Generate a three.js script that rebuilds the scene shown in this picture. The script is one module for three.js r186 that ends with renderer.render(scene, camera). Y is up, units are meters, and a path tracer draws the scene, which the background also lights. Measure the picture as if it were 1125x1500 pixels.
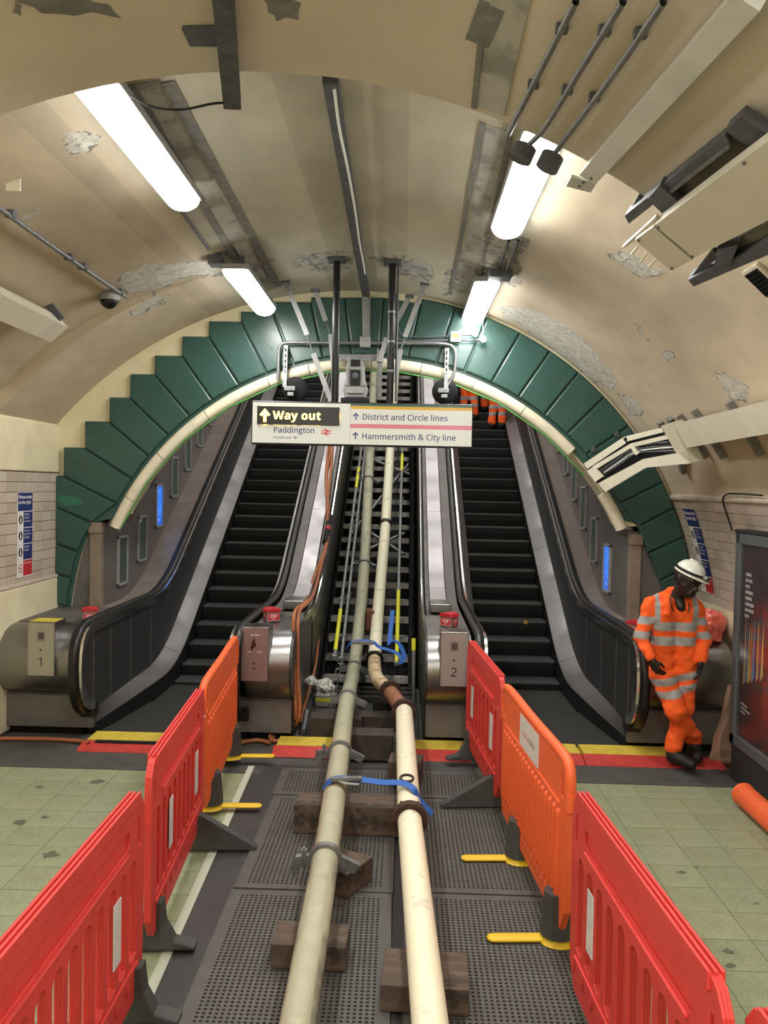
import * as THREE from 'three';
import { mergeGeometries, toCreasedNormals } from 'three/addons/utils/BufferGeometryUtils.js';
import { RoundedBoxGeometry } from 'three/addons/geometries/RoundedBoxGeometry.js';
import { RectAreaLightUniformsLib } from 'three/addons/lights/RectAreaLightUniformsLib.js';

// ---------------------------------------------------------------- camera, light, exposure
const scene = new THREE.Scene();
const FOCAL = 1206.27;                                   // in pixels of the 1125 x 1500 frame
const camera = new THREE.PerspectiveCamera(2 * Math.atan(750 / FOCAL) * 180 / Math.PI, 0.75, 0.05, 80);
camera.rotation.order = 'YXZ';
camera.position.set(0, 2.509, 0);
camera.rotation.set(-0.029756, 0.02283, 0.020727);
camera.updateMatrixWorld(true);
const renderer = new THREE.WebGLRenderer();
renderer.toneMapping = THREE.LinearToneMapping;
renderer.toneMappingExposure = 1.4;
renderer.shadowMap.enabled = true;
RectAreaLightUniformsLib.init();
scene.background = new THREE.Color(0x000000);            // a closed underground room
const TUBE_LIGHT = 26, TUBE_GLOW = 14;                  // area light and diffuser of one fluorescent fitting
const TUBE_COLOR = new THREE.Color().setRGB(1.0, 0.99, 0.955);

// ---------------------------------------------------------------- helpers
let seed = 7;
const rnd = () => { seed = (seed * 1664525 + 1013904223) % 4294967296; return seed / 4294967296; };
const rr = (a, b) => a + (b - a) * rnd();
const V = (x, y, z) => new THREE.Vector3(x, y, z);
const lerp = (a, b, t) => a + (b - a) * t;
function ray(px, py) { return V((px - 562.5) / FOCAL, (750 - py) / FOCAL, -1).applyEuler(camera.rotation); }
const EYE = camera.position.clone();
const onD = (px, py, D) => { const d = ray(px, py); return EYE.clone().addScaledVector(d, -D / d.z); };
const onY = (px, py, Y) => { const d = ray(px, py); return EYE.clone().addScaledVector(d, (Y - EYE.y) / d.y); };
const onX = (px, py, X) => { const d = ray(px, py); return EYE.clone().addScaledVector(d, X / d.x); };

const taken = {};
function numbered(n) { const k = taken[n] = (taken[n] ?? -1) + 1; return k ? n + '_' + String(k).padStart(3, '0') : n; }
const clean = g => {
  g = g.index ? g.toNonIndexed() : g;
  for (const k of Object.keys(g.attributes)) if (!['position', 'normal', 'uv', 'color'].includes(k)) g.deleteAttribute(k);
  if (!g.attributes.normal) g.computeVertexNormals();
  return g;
};
function metreUV(g) {                                     // texture coordinates in metres, by the way a face points
  const p = g.attributes.position, n = g.attributes.normal, uv = new Float32Array(p.count * 2);
  for (let i = 0; i < p.count; i++) {
    const ax = Math.abs(n.getX(i)), ay = Math.abs(n.getY(i)), az = Math.abs(n.getZ(i));
    const x = p.getX(i), y = p.getY(i), z = p.getZ(i);
    if (ay >= ax && ay >= az) { uv[2 * i] = x; uv[2 * i + 1] = z; } else if (ax >= az) { uv[2 * i] = z; uv[2 * i + 1] = y; } else { uv[2 * i] = x; uv[2 * i + 1] = y; }
  }
  g.setAttribute('uv', new THREE.BufferAttribute(uv, 2)); return g;
}
function merge(list) {
  list = (Array.isArray(list) ? list : [list]).map(clean);
  if (!list.every(g => g.attributes.color)) list.forEach(g => g.deleteAttribute('color'));
  if (!list.every(g => g.attributes.uv)) list.forEach(g => g.deleteAttribute('uv'));
  return list.length > 1 ? mergeGeometries(list) : list[0];
}
function obj(name, geos, mat, parent = scene, keepUV = false) {
  const g = merge(geos); if (!keepUV) metreUV(g);
  const m = new THREE.Mesh(g, mat); m.name = parent === scene ? numbered(name) : name;
  m.castShadow = m.receiveShadow = true; parent.add(m); return m;
}
function piece(name, geo, mat, parent) {                   // a mesh that shares an existing geometry
  const m = new THREE.Mesh(geo, mat); m.name = name; m.castShadow = m.receiveShadow = true; parent.add(m); return m;
}
function tag(o, label, category, group) { o.userData.label = label; o.userData.category = category; if (group) o.userData.group = group; return o; }
function thing(name, label, category, pos = [0, 0, 0], turn = 0, group) {
  const o = new THREE.Group(); o.name = numbered(name); o.position.set(...pos); o.rotation.y = turn; scene.add(o); return tag(o, label, category, group);
}
function struct(o) { o.userData.kind = 'structure'; return o; }
function structGroup(name) { const o = new THREE.Group(); o.name = name; scene.add(o); return struct(o); }
const bx = (w, h, d, x = 0, y = 0, z = 0, r = 0) => (r > 0 ? new RoundedBoxGeometry(w, h, d, 2, Math.min(r, w / 2.01, h / 2.01, d / 2.01)) : new THREE.BoxGeometry(w, h, d)).translate(x, y, z);
function between(g, a, b) {                                // a geometry standing along +y from 0, laid from a to b
  const d = b.clone().sub(a).normalize();
  return g.applyQuaternion(new THREE.Quaternion().setFromUnitVectors(V(0, 1, 0), d)).translate(a.x, a.y, a.z);
}
const cyl = (a, b, r, seg = 16, r2 = r) => { const L = a.distanceTo(b); return between(new THREE.CylinderGeometry(r2, r, L, seg).translate(0, L / 2, 0), a, b); };
const bar = (a, b, w, d, up = V(0, 0, 1)) => {             // a rectangular bar from a to b, its depth d along `up`
  const y = b.clone().sub(a), L = y.length(); y.normalize();
  const x = y.clone().cross(up).normalize(), z = x.clone().cross(y).normalize();
  return new THREE.BoxGeometry(w, L, d).translate(0, L / 2, 0).applyMatrix4(new THREE.Matrix4().makeBasis(x, y, z).setPosition(a));
};
const tube = (pts, r, seg = 40, rad = 10) => new THREE.TubeGeometry(new THREE.CatmullRomCurve3(pts, false, 'centripetal'), seg, r, rad, false);
const ring = (c, dir, R, r, seg = 24) => between(new THREE.TorusGeometry(R, r, 8, seg).rotateX(Math.PI / 2), c, c.clone().add(dir));
function shapeOf(pts, holes = []) {
  const s = new THREE.Shape(pts.map(p => new THREE.Vector2(p[0], p[1])));
  for (const h of holes) s.holes.push(new THREE.Path(h.map(p => new THREE.Vector2(p[0], p[1]))));
  return s;
}
function extrude(pts, depth, bevel = 0, holes = []) {
  return new THREE.ExtrudeGeometry(shapeOf(pts, holes), { depth: depth - 2 * bevel, bevelEnabled: bevel > 0, bevelSize: bevel, bevelThickness: bevel, bevelOffset: -bevel, bevelSegments: 2, curveSegments: 12 }).translate(0, 0, bevel);
}
// outline in (depth, height), carried along x from x0 to x1
const prism = (pts, x0, x1, bevel = 0, holes = []) => extrude(pts, x1 - x0, bevel, holes).applyMatrix4(new THREE.Matrix4().set(0, 0, 1, x0, 0, 1, 0, 0, -1, 0, 0, 0, 0, 0, 0, 1));
// a section [(x, n)...] carried along a path of (depth, height) points in a plane of constant x
function sweepPath(path, section, smooth = true) {
  const M = section.length, pos = [], idx = [];
  path.forEach((p, i) => {
    const a = path[Math.max(i - 1, 0)], b = path[Math.min(i + 1, path.length - 1)];
    let tx = b[0] - a[0], ty = b[1] - a[1]; const l = Math.hypot(tx, ty) || 1; tx /= l; ty /= l;
    for (const [x, n] of section) pos.push(x, p[1] + n * tx, -(p[0] - n * ty));
  });
  for (let i = 0; i < path.length - 1; i++) for (let j = 0; j < M; j++) {
    const k = (j + 1) % M, a = i * M + j, b = i * M + k, c = a + M, d = b + M; idx.push(a, b, c, b, d, c);
  }
  for (let j = 1; j < M - 1; j++) { idx.push(0, j + 1, j); const o = (path.length - 1) * M; idx.push(o, o + j, o + j + 1); }
  const g = new THREE.BufferGeometry(); g.setAttribute('position', new THREE.Float32BufferAttribute(pos, 3)); g.setIndex(idx);
  return fixWinding(smooth ? toCreasedNormals(g, 0.7) : (() => { const h = g.toNonIndexed(); h.computeVertexNormals(); return h; })());
}
function fixWinding(g) {                                   // closed solid: turn it inside out when its volume is negative
  const p = g.attributes.position; let v = 0; const a = V(), b = V(), c = V();
  for (let i = 0; i < p.count; i += 3) { a.fromBufferAttribute(p, i); b.fromBufferAttribute(p, i + 1); c.fromBufferAttribute(p, i + 2); v += a.dot(b.cross(c)); }
  if (v < 0) {
    for (const k of ['position', 'normal']) { const t = g.attributes[k]; for (let i = 0; i < t.count; i += 3) for (let e = 0; e < 3; e++) { const s = t.array[3 * i + e]; t.array[3 * i + e] = t.array[3 * i + 6 + e]; t.array[3 * i + 6 + e] = s; } }
    const n = g.attributes.normal; for (let i = 0; i < n.array.length; i++) n.array[i] = -n.array[i];
  }
  return g;
}
const range = (a, b, n) => Array.from({ length: n + 1 }, (_, i) => a + (b - a) * i / n);

// ---------------------------------------------------------------- textures (grain, dirt, print)
const hash = (x, y) => { let h = (x * 374761393 + y * 668265263) | 0; h = Math.imul(h ^ (h >>> 13), 1274126177); return ((h ^ (h >>> 16)) >>> 0) / 4294967296; };
function noise(x, y, per) {
  const xi = Math.floor(x), yi = Math.floor(y), fx = x - xi, fy = y - yi, u = fx * fx * (3 - 2 * fx), v = fy * fy * (3 - 2 * fy);
  const w = k => per ? ((k % per) + per) % per : k;
  const a = hash(w(xi), w(yi)), b = hash(w(xi + 1), w(yi)), c = hash(w(xi), w(yi + 1)), d = hash(w(xi + 1), w(yi + 1));
  return a + (b - a) * u + (c - a) * v + (a - b - c + d) * u * v;
}
function fbm(x, y, oct = 4, per = 0) { let s = 0, a = 0.5, t = 0; for (let i = 0; i < oct; i++) { s += a * noise(x, y, per); t += a; x = x * 2 + 17; y = y * 2 + 31; per = 0; a *= 0.5; } return s / t; }
function dataTex(size, fn, srgb = true, sizeM = 1) {       // fn(u, v) -> [r, g, b] 0..255; covers sizeM metres
  const d = new Uint8Array(size * size * 4);
  for (let j = 0; j < size; j++) for (let i = 0; i < size; i++) { const c = fn(i / size, j / size); const k = 4 * (j * size + i); d[k] = c[0]; d[k + 1] = c[1]; d[k + 2] = c[2]; d[k + 3] = 255; }
  const t = new THREE.DataTexture(d, size, size); t.wrapS = t.wrapT = THREE.RepeatWrapping; t.magFilter = THREE.LinearFilter; t.minFilter = THREE.LinearMipmapLinearFilter; t.generateMipmaps = true;
  if (srgb) t.colorSpace = THREE.SRGBColorSpace; t.repeat.set(1 / sizeM, 1 / sizeM); t.needsUpdate = true; return t;
}
const tn = (u, v, f, o = 4) => {                            // seamless noise over the unit square
  const n = (a, b) => fbm(a * f, b * f, o), wx = u, wy = v;
  return n(u, v) * (1 - wx) * (1 - wy) + n(u - 1, v) * wx * (1 - wy) + n(u, v - 1) * (1 - wx) * wy + n(u - 1, v - 1) * wx * wy;
};
const mottled = (rgb, amp, f, sizeM, size = 256) => dataTex(size, (u, v) => { const k = 1 + amp * (tn(u, v, f) - 0.5) * 2; return rgb.map(c => Math.max(0, Math.min(255, c * k))); }, true, sizeM);
const grey = (fn, sizeM, size = 256) => dataTex(size, (u, v) => { const k = Math.max(0, Math.min(255, 255 * fn(u, v))); return [k, k, k]; }, false, sizeM);
function canvasTex(w, h, draw) {
  const c = document.createElement('canvas'); c.width = w; c.height = h; const x = c.getContext('2d'); draw(x, w, h);
  const t = new THREE.CanvasTexture(c); t.colorSpace = THREE.SRGBColorSpace; t.anisotropy = 8; return t;
}
const std = (o) => new THREE.MeshStandardMaterial(o);
const fine = grey((u, v) => tn(u, v, 24, 3), 0.5);
const brushed = grey((u, v) => 0.5 + 0.5 * (tn(u, v * 0.1, 40, 2) - 0.5), 0.4);
const smudge = grey((u, v) => 0.35 + 0.6 * tn(u, v, 5, 5), 1.1);
const M = {
  steel: std({ color: new THREE.Color(0.27, 0.262, 0.255), metalness: 1, roughness: 0.52, roughnessMap: smudge }),
  brightSteel: std({ color: new THREE.Color(0.50, 0.48, 0.485), metalness: 1, roughness: 0.85, roughnessMap: smudge }),
  dullSteel: std({ color: new THREE.Color(0.225, 0.217, 0.21), metalness: 0.7, roughness: 0.62, map: mottled([235, 230, 228], 0.18, 6, 1.3) }),
  polished: std({ color: new THREE.Color(0.75, 0.74, 0.73), metalness: 1, roughness: 0.22 }),
  galv: std({ color: 0xffffff, metalness: 0.75, roughness: 0.5, map: mottled([136, 138, 138], 0.25, 14, 0.4) }),
  decking: std({ color: new THREE.Color(0.20, 0.194, 0.196), metalness: 0.85, roughness: 0.72, roughnessMap: smudge }),
  paleMetal: std({ color: 0xffffff, roughness: 0.5, map: mottled([204, 203, 198], 0.06, 6, 0.7) }),
  paintGrey: std({ color: 0xffffff, roughness: 0.6, map: mottled([148, 148, 146], 0.14, 8, 0.6) }),
  darkPanel: std({ color: 0xffffff, metalness: 0.35, roughness: 0.42, map: mottled([62, 62, 62], 0.12, 6, 0.9) }),
  blackRubber: std({ color: 0x121212, roughness: 0.38 }),
  blackMatte: std({ color: 0x17171a, roughness: 0.85 }),
  skirt: std({ color: 0x1b1a1a, roughness: 0.5, metalness: 0.3 }),
  concreteDark: std({ color: 0xffffff, roughness: 0.85, map: mottled([74, 72, 68], 0.2, 9, 1.2) }),
  cream: std({ color: 0xffffff, roughness: 0.75, map: mottled([222, 213, 178], 0.09, 5, 1.4), bumpMap: fine, bumpScale: 0.0015 }),
  creamTrim: std({ color: 0xffffff, roughness: 0.5, map: mottled([222, 214, 190], 0.09, 6, 0.8) }),
  trunk: std({ color: 0xffffff, roughness: 0.55, map: mottled([206, 200, 180], 0.06, 5, 1.0) }),
  soot: std({ color: 0xffffff, roughness: 0.85, map: mottled([122, 120, 116], 0.26, 11, 0.5) }),
  darkIron: std({ color: 0xffffff, roughness: 0.6, metalness: 0.2, map: mottled([88, 90, 95], 0.26, 9, 0.4) }),
  black: std({ color: 0x101012, roughness: 0.35, metalness: 0.2 }),
  white: std({ color: 0xe9e9e4, roughness: 0.5 }),
};
// ---------------------------------------------------------------- the tunnel: profile and places on it
const ARCH = 9.2, RIB = 7.82, DROP = 3.9;                 // depths: headwall of the escalator shaft, step in the vault, end of the dropped lining
const XL = -3.91, BACK = -2.6;                            // left wall, wall behind the camera
const RC = { x: -0.426, y: 0.955, r: 3.724 };             // right half of the vault
const yLeft = x => 0.293 + Math.sqrt(Math.max(0, 4.391 ** 2 - (x + 0.567) ** 2));
const yRib = x => 0.853 + Math.sqrt(Math.max(0, 3.683 ** 2 - Math.min(3.683, Math.abs(x + 1.177)) ** 2));
const vaultL = (x, inner) => inner ? yLeft(x) : Math.max(yLeft(x), x < -1.4 ? yRib(x) : 0);
function vaultProfile(inner, xShift = 0) {
  const pts = [];
  for (let i = 0; i <= 34; i++) { const x = lerp(XL, -0.5, 1 - (1 - i / 34) ** 1.15); pts.push([x, vaultL(x, inner)]); }
  const a0 = Math.acos((-0.5 - RC.x) / RC.r), a1 = -Math.asin(RC.y / RC.r);
  for (let i = 1; i <= 48; i++) { const a = lerp(a0, a1, i / 48); pts.push([RC.x + RC.r * Math.cos(a), RC.y + RC.r * Math.sin(a)]); }
  return pts;
}
const PROF = vaultProfile(false), PROFIN = vaultProfile(true);
const arcs = P => { const s = [0]; for (let i = 1; i < P.length; i++) s.push(s[i - 1] + Math.hypot(P[i][0] - P[i - 1][0], P[i][1] - P[i - 1][1])); return s; };
const ARC = arcs(PROF), ARCLEN = ARC[ARC.length - 1];
function insideVault(p) { return p.x < -0.5 ? (p.x > XL && p.y < vaultL(p.x, -p.z > RIB)) : Math.hypot(p.x - RC.x, p.y - RC.y) < RC.r; }
function vaultHit(px, py, inset = 0) {                     // where a line of sight meets the vault; moved inwards by `inset`
  const d = ray(px, py); d.multiplyScalar(-1 / d.z);
  let D = 0.4; while (D < ARCH && insideVault(EYE.clone().addScaledVector(d, D))) D += 0.01;
  const p = EYE.clone().addScaledVector(d, D);
  if (inset) { const c = V(RC.x, RC.y, p.z); p.add(c.sub(p).setLength(inset)); }
  return p;
}
function vaultUV(p) {                                      // arc length along the vault and depth
  const P = PROF; let best = 0, bd = 9;
  for (let i = 0; i < P.length; i++) { const d = Math.hypot(P[i][0] - p.x, P[i][1] - p.y); if (d < bd) { bd = d; best = i; } }
  let s = ARC[best];
  const j = Math.min(best + 1, P.length - 1), k = Math.max(best - 1, 0), tx = P[j][0] - P[k][0], ty = P[j][1] - P[k][1], l = Math.hypot(tx, ty);
  s += ((p.x - P[best][0]) * tx + (p.y - P[best][1]) * ty) / l; return [s, -p.z];
}
const DC = { x: -0.756, y: 1.10, r: 3.343 };               // dropped lining over the near half
function dropHit(px, py, inset = 0) {
  const d = ray(px, py); d.multiplyScalar(-1 / d.z);
  let D = 0.3; while (D < 9 && Math.hypot(d.x * D - DC.x, EYE.y + d.y * D - DC.y) < DC.r) D += 0.005;
  const p = EYE.clone().addScaledVector(d, D);
  if (inset) p.add(V(DC.x, DC.y, p.z).sub(p).setLength(inset));
  return p;
}
const inward = (p, c = RC) => V(c.x - p.x, c.y - p.y, 0).normalize();
// a thick shell: profile carried from depth d0 to d1, thickened outwards
function shell(P, d0, d1, thick, segs = 1, S = arcs(P), uScale = ARCLEN, vScale = ARCH) {
  const n = P.length, out = P.map((p, i) => {
    const a = P[Math.max(i - 1, 0)], b = P[Math.min(i + 1, n - 1)]; let nx = -(b[1] - a[1]), ny = b[0] - a[0]; const l = Math.hypot(nx, ny); return [p[0] + nx / l * thick, p[1] + ny / l * thick];
  });
  const pos = [], uv = [], idx = [];
  const add = (Q, D) => { const o = pos.length / 3; Q.forEach((p, i) => { pos.push(p[0], p[1], -D); uv.push(S[i] / uScale, D / vScale); }); return o; };
  const rowsI = range(d0, d1, segs).map(D => add(P, D)), rowsO = [add(out, d0), add(out, d1)];
  const e0 = [add(P, d0), add(out, d0)], e1 = [add(P, d1), add(out, d1)];
  const strip = (a, b, flip) => { for (let i = 0; i < n - 1; i++) flip ? idx.push(a + i, b + i, a + i + 1, a + i + 1, b + i, b + i + 1) : idx.push(a + i, a + i + 1, b + i, a + i + 1, b + i + 1, b + i); };
  for (let k = 0; k < segs; k++) strip(rowsI[k], rowsI[k + 1], false);
  strip(rowsO[0], rowsO[1], true); strip(e0[0], e0[1], true); strip(e1[0], e1[1], false);
  for (const i of [0, n - 1]) { const o = pos.length / 3; for (const [Q, D] of [[P, d0], [out, d0], [P, d1], [out, d1]]) { pos.push(Q[i][0], Q[i][1], -D); uv.push(S[i] / uScale, D / vScale); } i ? idx.push(o, o + 2, o + 1, o + 1, o + 2, o + 3) : idx.push(o, o + 1, o + 2, o + 1, o + 3, o + 2); }
  const g = new THREE.BufferGeometry(); g.setAttribute('position', new THREE.Float32BufferAttribute(pos, 3)); g.setAttribute('uv', new THREE.Float32BufferAttribute(uv, 2)); g.setIndex(idx); g.computeVertexNormals();
  return g;
}
// ---- paint of the vault: old cream paint, flaked plaster and sooty seams, each where it is in the tunnel
const flakes = [];                                        // [outline in (arc, depth), kind]
const onVault = pts => pts.map(q => vaultUV(vaultHit(...q)));
const flake = (kind, ...pts) => flakes.push([onVault(pts), kind]);
flake('bare', [740, 452], [775, 455], [830, 478], [868, 510], [900, 548], [915, 572], [905, 580], [880, 568], [850, 545], [820, 520], [785, 490], [750, 468]);
flake('bare', [915, 585], [935, 590], [955, 615], [950, 622], [930, 618]);
flake('bare', [1044, 548], [1060, 545], [1080, 560], [1100, 565], [1098, 590], [1080, 590], [1060, 570]);
flake('bare', [925, 472], [940, 480], [955, 498], [945, 496]);
flake('bare', [967, 515], [985, 515], [990, 530], [975, 528]);
flake('bare', [888, 368], [915, 362], [945, 385], [965, 400], [945, 406], [915, 392]);
flake('bare', [440, 378], [470, 374], [500, 372], [520, 378], [505, 386], [470, 388]);
flake('bare', [96, 200], [118, 193], [140, 205], [135, 226], [110, 226]);
flake('bare', [30, 312], [48, 305], [68, 312], [55, 325], [36, 325]);
flake('bare', [170, 405], [210, 385], [270, 383], [320, 385], [318, 400], [270, 408], [225, 428], [190, 430]);
flake('bare', [200, 452], [235, 430], [262, 424], [250, 440], [215, 458]);
flake('bare', [580, 382], [640, 388], [652, 410], [610, 402]);
flake('soot', [430, 372], [520, 366], [535, 392], [480, 398], [440, 392]);
flake('soot', [300, 370], [360, 358], [400, 380], [410, 412], [330, 400]);
flake('soot', [670, 370], [720, 330], [770, 350], [760, 420], [700, 430], [660, 435]);
flake('soot', [550, 372], [600, 376], [640, 400], [650, 425], [590, 402]);
const inPoly = (x, y, P) => { let c = false; for (let i = 0, j = P.length - 1; i < P.length; j = i++) if ((P[i][1] > y) !== (P[j][1] > y) && x < (P[j][0] - P[i][0]) * (y - P[i][1]) / (P[j][1] - P[i][1]) + P[i][0]) c = !c; return c; };
const VT = 2048, vcol = new Uint8Array(VT * VT * 4), vbump = new Uint8Array(1024 * 1024 * 4).fill(128);
const sL = vaultUV(V(-1.75, 4.5, -6))[0], sR = vaultUV(V(0.95, 4.4, -6))[0];
const sOf = (px, py) => vaultUV(vaultHit(px, py))[0], toneBands = [[sOf(424, 200), sOf(492, 200)], [sOf(506, 200), sOf(598, 200)], [sOf(90, 240), sOf(150, 240)]];   // lengthwise bands of the vault, toned a little darker
for (let j = 0; j < VT; j++) for (let i = 0; i < VT; i++) {
  const s = i / VT * ARCLEN, D = j / VT * ARCH, k = 4 * (j * VT + i);
  const a = noise(s * 1.1, D * 0.7), b = fbm(s * 5, D * 3.2, 3), c = hash(i, j);
  const mid = Math.max(0, Math.min(1, (s - sL) * 6 + 0.5)) * Math.max(0, Math.min(1, (sR - s) * 6 + 0.5));
  const sheet = toneBands.some(([p, q]) => s > p && s < q) ? 0.93 : 1, t = sheet * (0.88 + 0.12 * a + 0.14 * (b - 0.5) + 0.03 * (c - 0.5));  // the lengthwise bands come out slightly darker than the rest
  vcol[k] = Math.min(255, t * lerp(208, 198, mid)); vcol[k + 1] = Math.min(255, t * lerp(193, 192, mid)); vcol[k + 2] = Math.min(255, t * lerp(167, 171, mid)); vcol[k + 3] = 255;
}
for (const [P, kind] of flakes) {
  const x0 = Math.min(...P.map(p => p[0])) - 0.1, x1 = Math.max(...P.map(p => p[0])) + 0.1, y0 = Math.min(...P.map(p => p[1])) - 0.15, y1 = Math.max(...P.map(p => p[1])) + 0.15;
  for (let j = Math.max(0, Math.floor(y0 / ARCH * VT)); j < Math.min(VT, y1 / ARCH * VT); j++) for (let i = Math.max(0, Math.floor(x0 / ARCLEN * VT)); i < Math.min(VT, x1 / ARCLEN * VT); i++) {
    const s = i / VT * ARCLEN, D = j / VT * ARCH, k = 4 * (j * VT + i), w = 0.16;
    const s2 = s + w * (fbm(s * 9 + 3, D * 7, 4) - 0.5), D2 = D + 1.6 * w * (fbm(s * 9 + 40, D * 7 + 9, 4) - 0.5);
    const hit = inPoly(s2, D2, P), n = fbm(s * 26, D * 18, 3);
    if (kind === 'bare' && hit) {
      const crack = Math.abs(fbm(s * 12 + 5, D * 9 + 1, 3) - 0.5) < 0.007, near = !inPoly(s2 + 0.02, D2, P) || !inPoly(s2 - 0.02, D2, P) || !inPoly(s2, D2 + 0.03, P);
      const g = crack || (near && n > 0.5) ? 122 : 166 + 50 * n; vcol[k] = g; vcol[k + 1] = g * 0.985; vcol[k + 2] = g * 0.93;
      const b = 4 * ((j >> 1) * 1024 + (i >> 1)); vbump[b] = vbump[b + 1] = vbump[b + 2] = crack ? 20 : 50 + 90 * n;
    } else if (kind === 'soot' && hit && n > 0.36) { const f = 1 - 0.34 * Math.min(1, (n - 0.36) * 2.6); vcol[k] *= f; vcol[k + 1] *= f * 1.01; vcol[k + 2] *= f * 1.06; }
  }
}
const mkTex = (d, n, srgb) => { const t = new THREE.DataTexture(d, n, n); t.magFilter = THREE.LinearFilter; t.minFilter = THREE.LinearMipmapLinearFilter; t.generateMipmaps = true; t.wrapS = t.wrapT = THREE.ClampToEdgeWrapping; if (srgb) t.colorSpace = THREE.SRGBColorSpace; t.needsUpdate = true; return t; };
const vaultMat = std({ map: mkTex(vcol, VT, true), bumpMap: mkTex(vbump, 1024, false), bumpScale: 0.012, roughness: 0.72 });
const liningMat = std({ color: 0xffffff, roughness: 0.75, map: mottled([202, 191, 172], 0.10, 4, 2.3, 512), bumpMap: fine, bumpScale: 0.002 });

const ceiling = structGroup('ceiling');
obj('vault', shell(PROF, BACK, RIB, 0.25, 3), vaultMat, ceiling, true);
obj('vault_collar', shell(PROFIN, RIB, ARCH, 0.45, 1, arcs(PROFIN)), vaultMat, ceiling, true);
{ // dropped lining over the near half: ends above the cable trunking on the right
  const P = []; const aL = Math.acos((XL + 0.02 - DC.x) / DC.r), aR = Math.acos((1.42 - DC.x) / DC.r);
  for (const a of range(aL, aR, 44)) P.push([DC.x + DC.r * Math.cos(a), DC.y + DC.r * Math.sin(a)]);
  obj('dropped_lining', shell(P, BACK, DROP, 0.07, 2, arcs(P), 1, 1), liningMat, ceiling, true);
}
const wl = structGroup('wall_left');
obj('plaster', [bx(0.3, 3.6, ARCH - BACK + 0.3, XL - 0.15, 1.75, -(ARCH + BACK) / 2 - 0.15)], M.cream, wl);
obj('frieze', prism([[6.0, 2.60], [6.0, 3.12], [ARCH, 3.12], [ARCH, 2.60]], XL - 0.02, XL + 0.045, 0.015), M.cream, wl);
obj('dado', prism([[6.0, 0.02], [6.0, 1.43], [ARCH - 0.01, 1.43], [ARCH - 0.01, 0.02]], XL - 0.02, XL + 0.05, 0.02), M.cream, wl);
const wb = struct(obj('wall_back', bx(8.2, 5.4, 0.2, -0.35, 2.4, -BACK + 0.1), M.cream)); wb.name = 'wall_back';

// ---- headwall with the round mouth of the escalator shaft
const MC = { x: -0.372, y: 0.775 }, MR = 3.10;             // mouth
const mouth = a => [MC.x + MR * Math.cos(a), MC.y + MR * Math.sin(a)];
const wf = structGroup('wall_front');
{
  const a0 = -Math.asin(MC.y / MR), wide = a => { const R = MC.y + MR * Math.sin(a) < 2.06 ? 3.37 : MR; return [MC.x + R * Math.cos(a), Math.max(0, MC.y + R * Math.sin(a))]; }, P = [[XL, 0], ...PROFIN, ...range(a0 + 0.03, Math.PI - a0 - 0.03, 90).map(wide)];
  obj('plaster', extrude(P, 0.35).translate(0, 0, -ARCH - 0.35), M.cream, wf);
}
const greenTex = mottled([36, 76, 69], 0.10, 7, 0.9);
const greenMat = new THREE.MeshPhysicalMaterial({ map: greenTex, roughness: 0.42, bumpMap: grey((u, v) => tn(u, v, 9, 4), 0.5), bumpScale: 0.004, clearcoat: 0.5, clearcoatRoughness: 0.25 });
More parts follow.
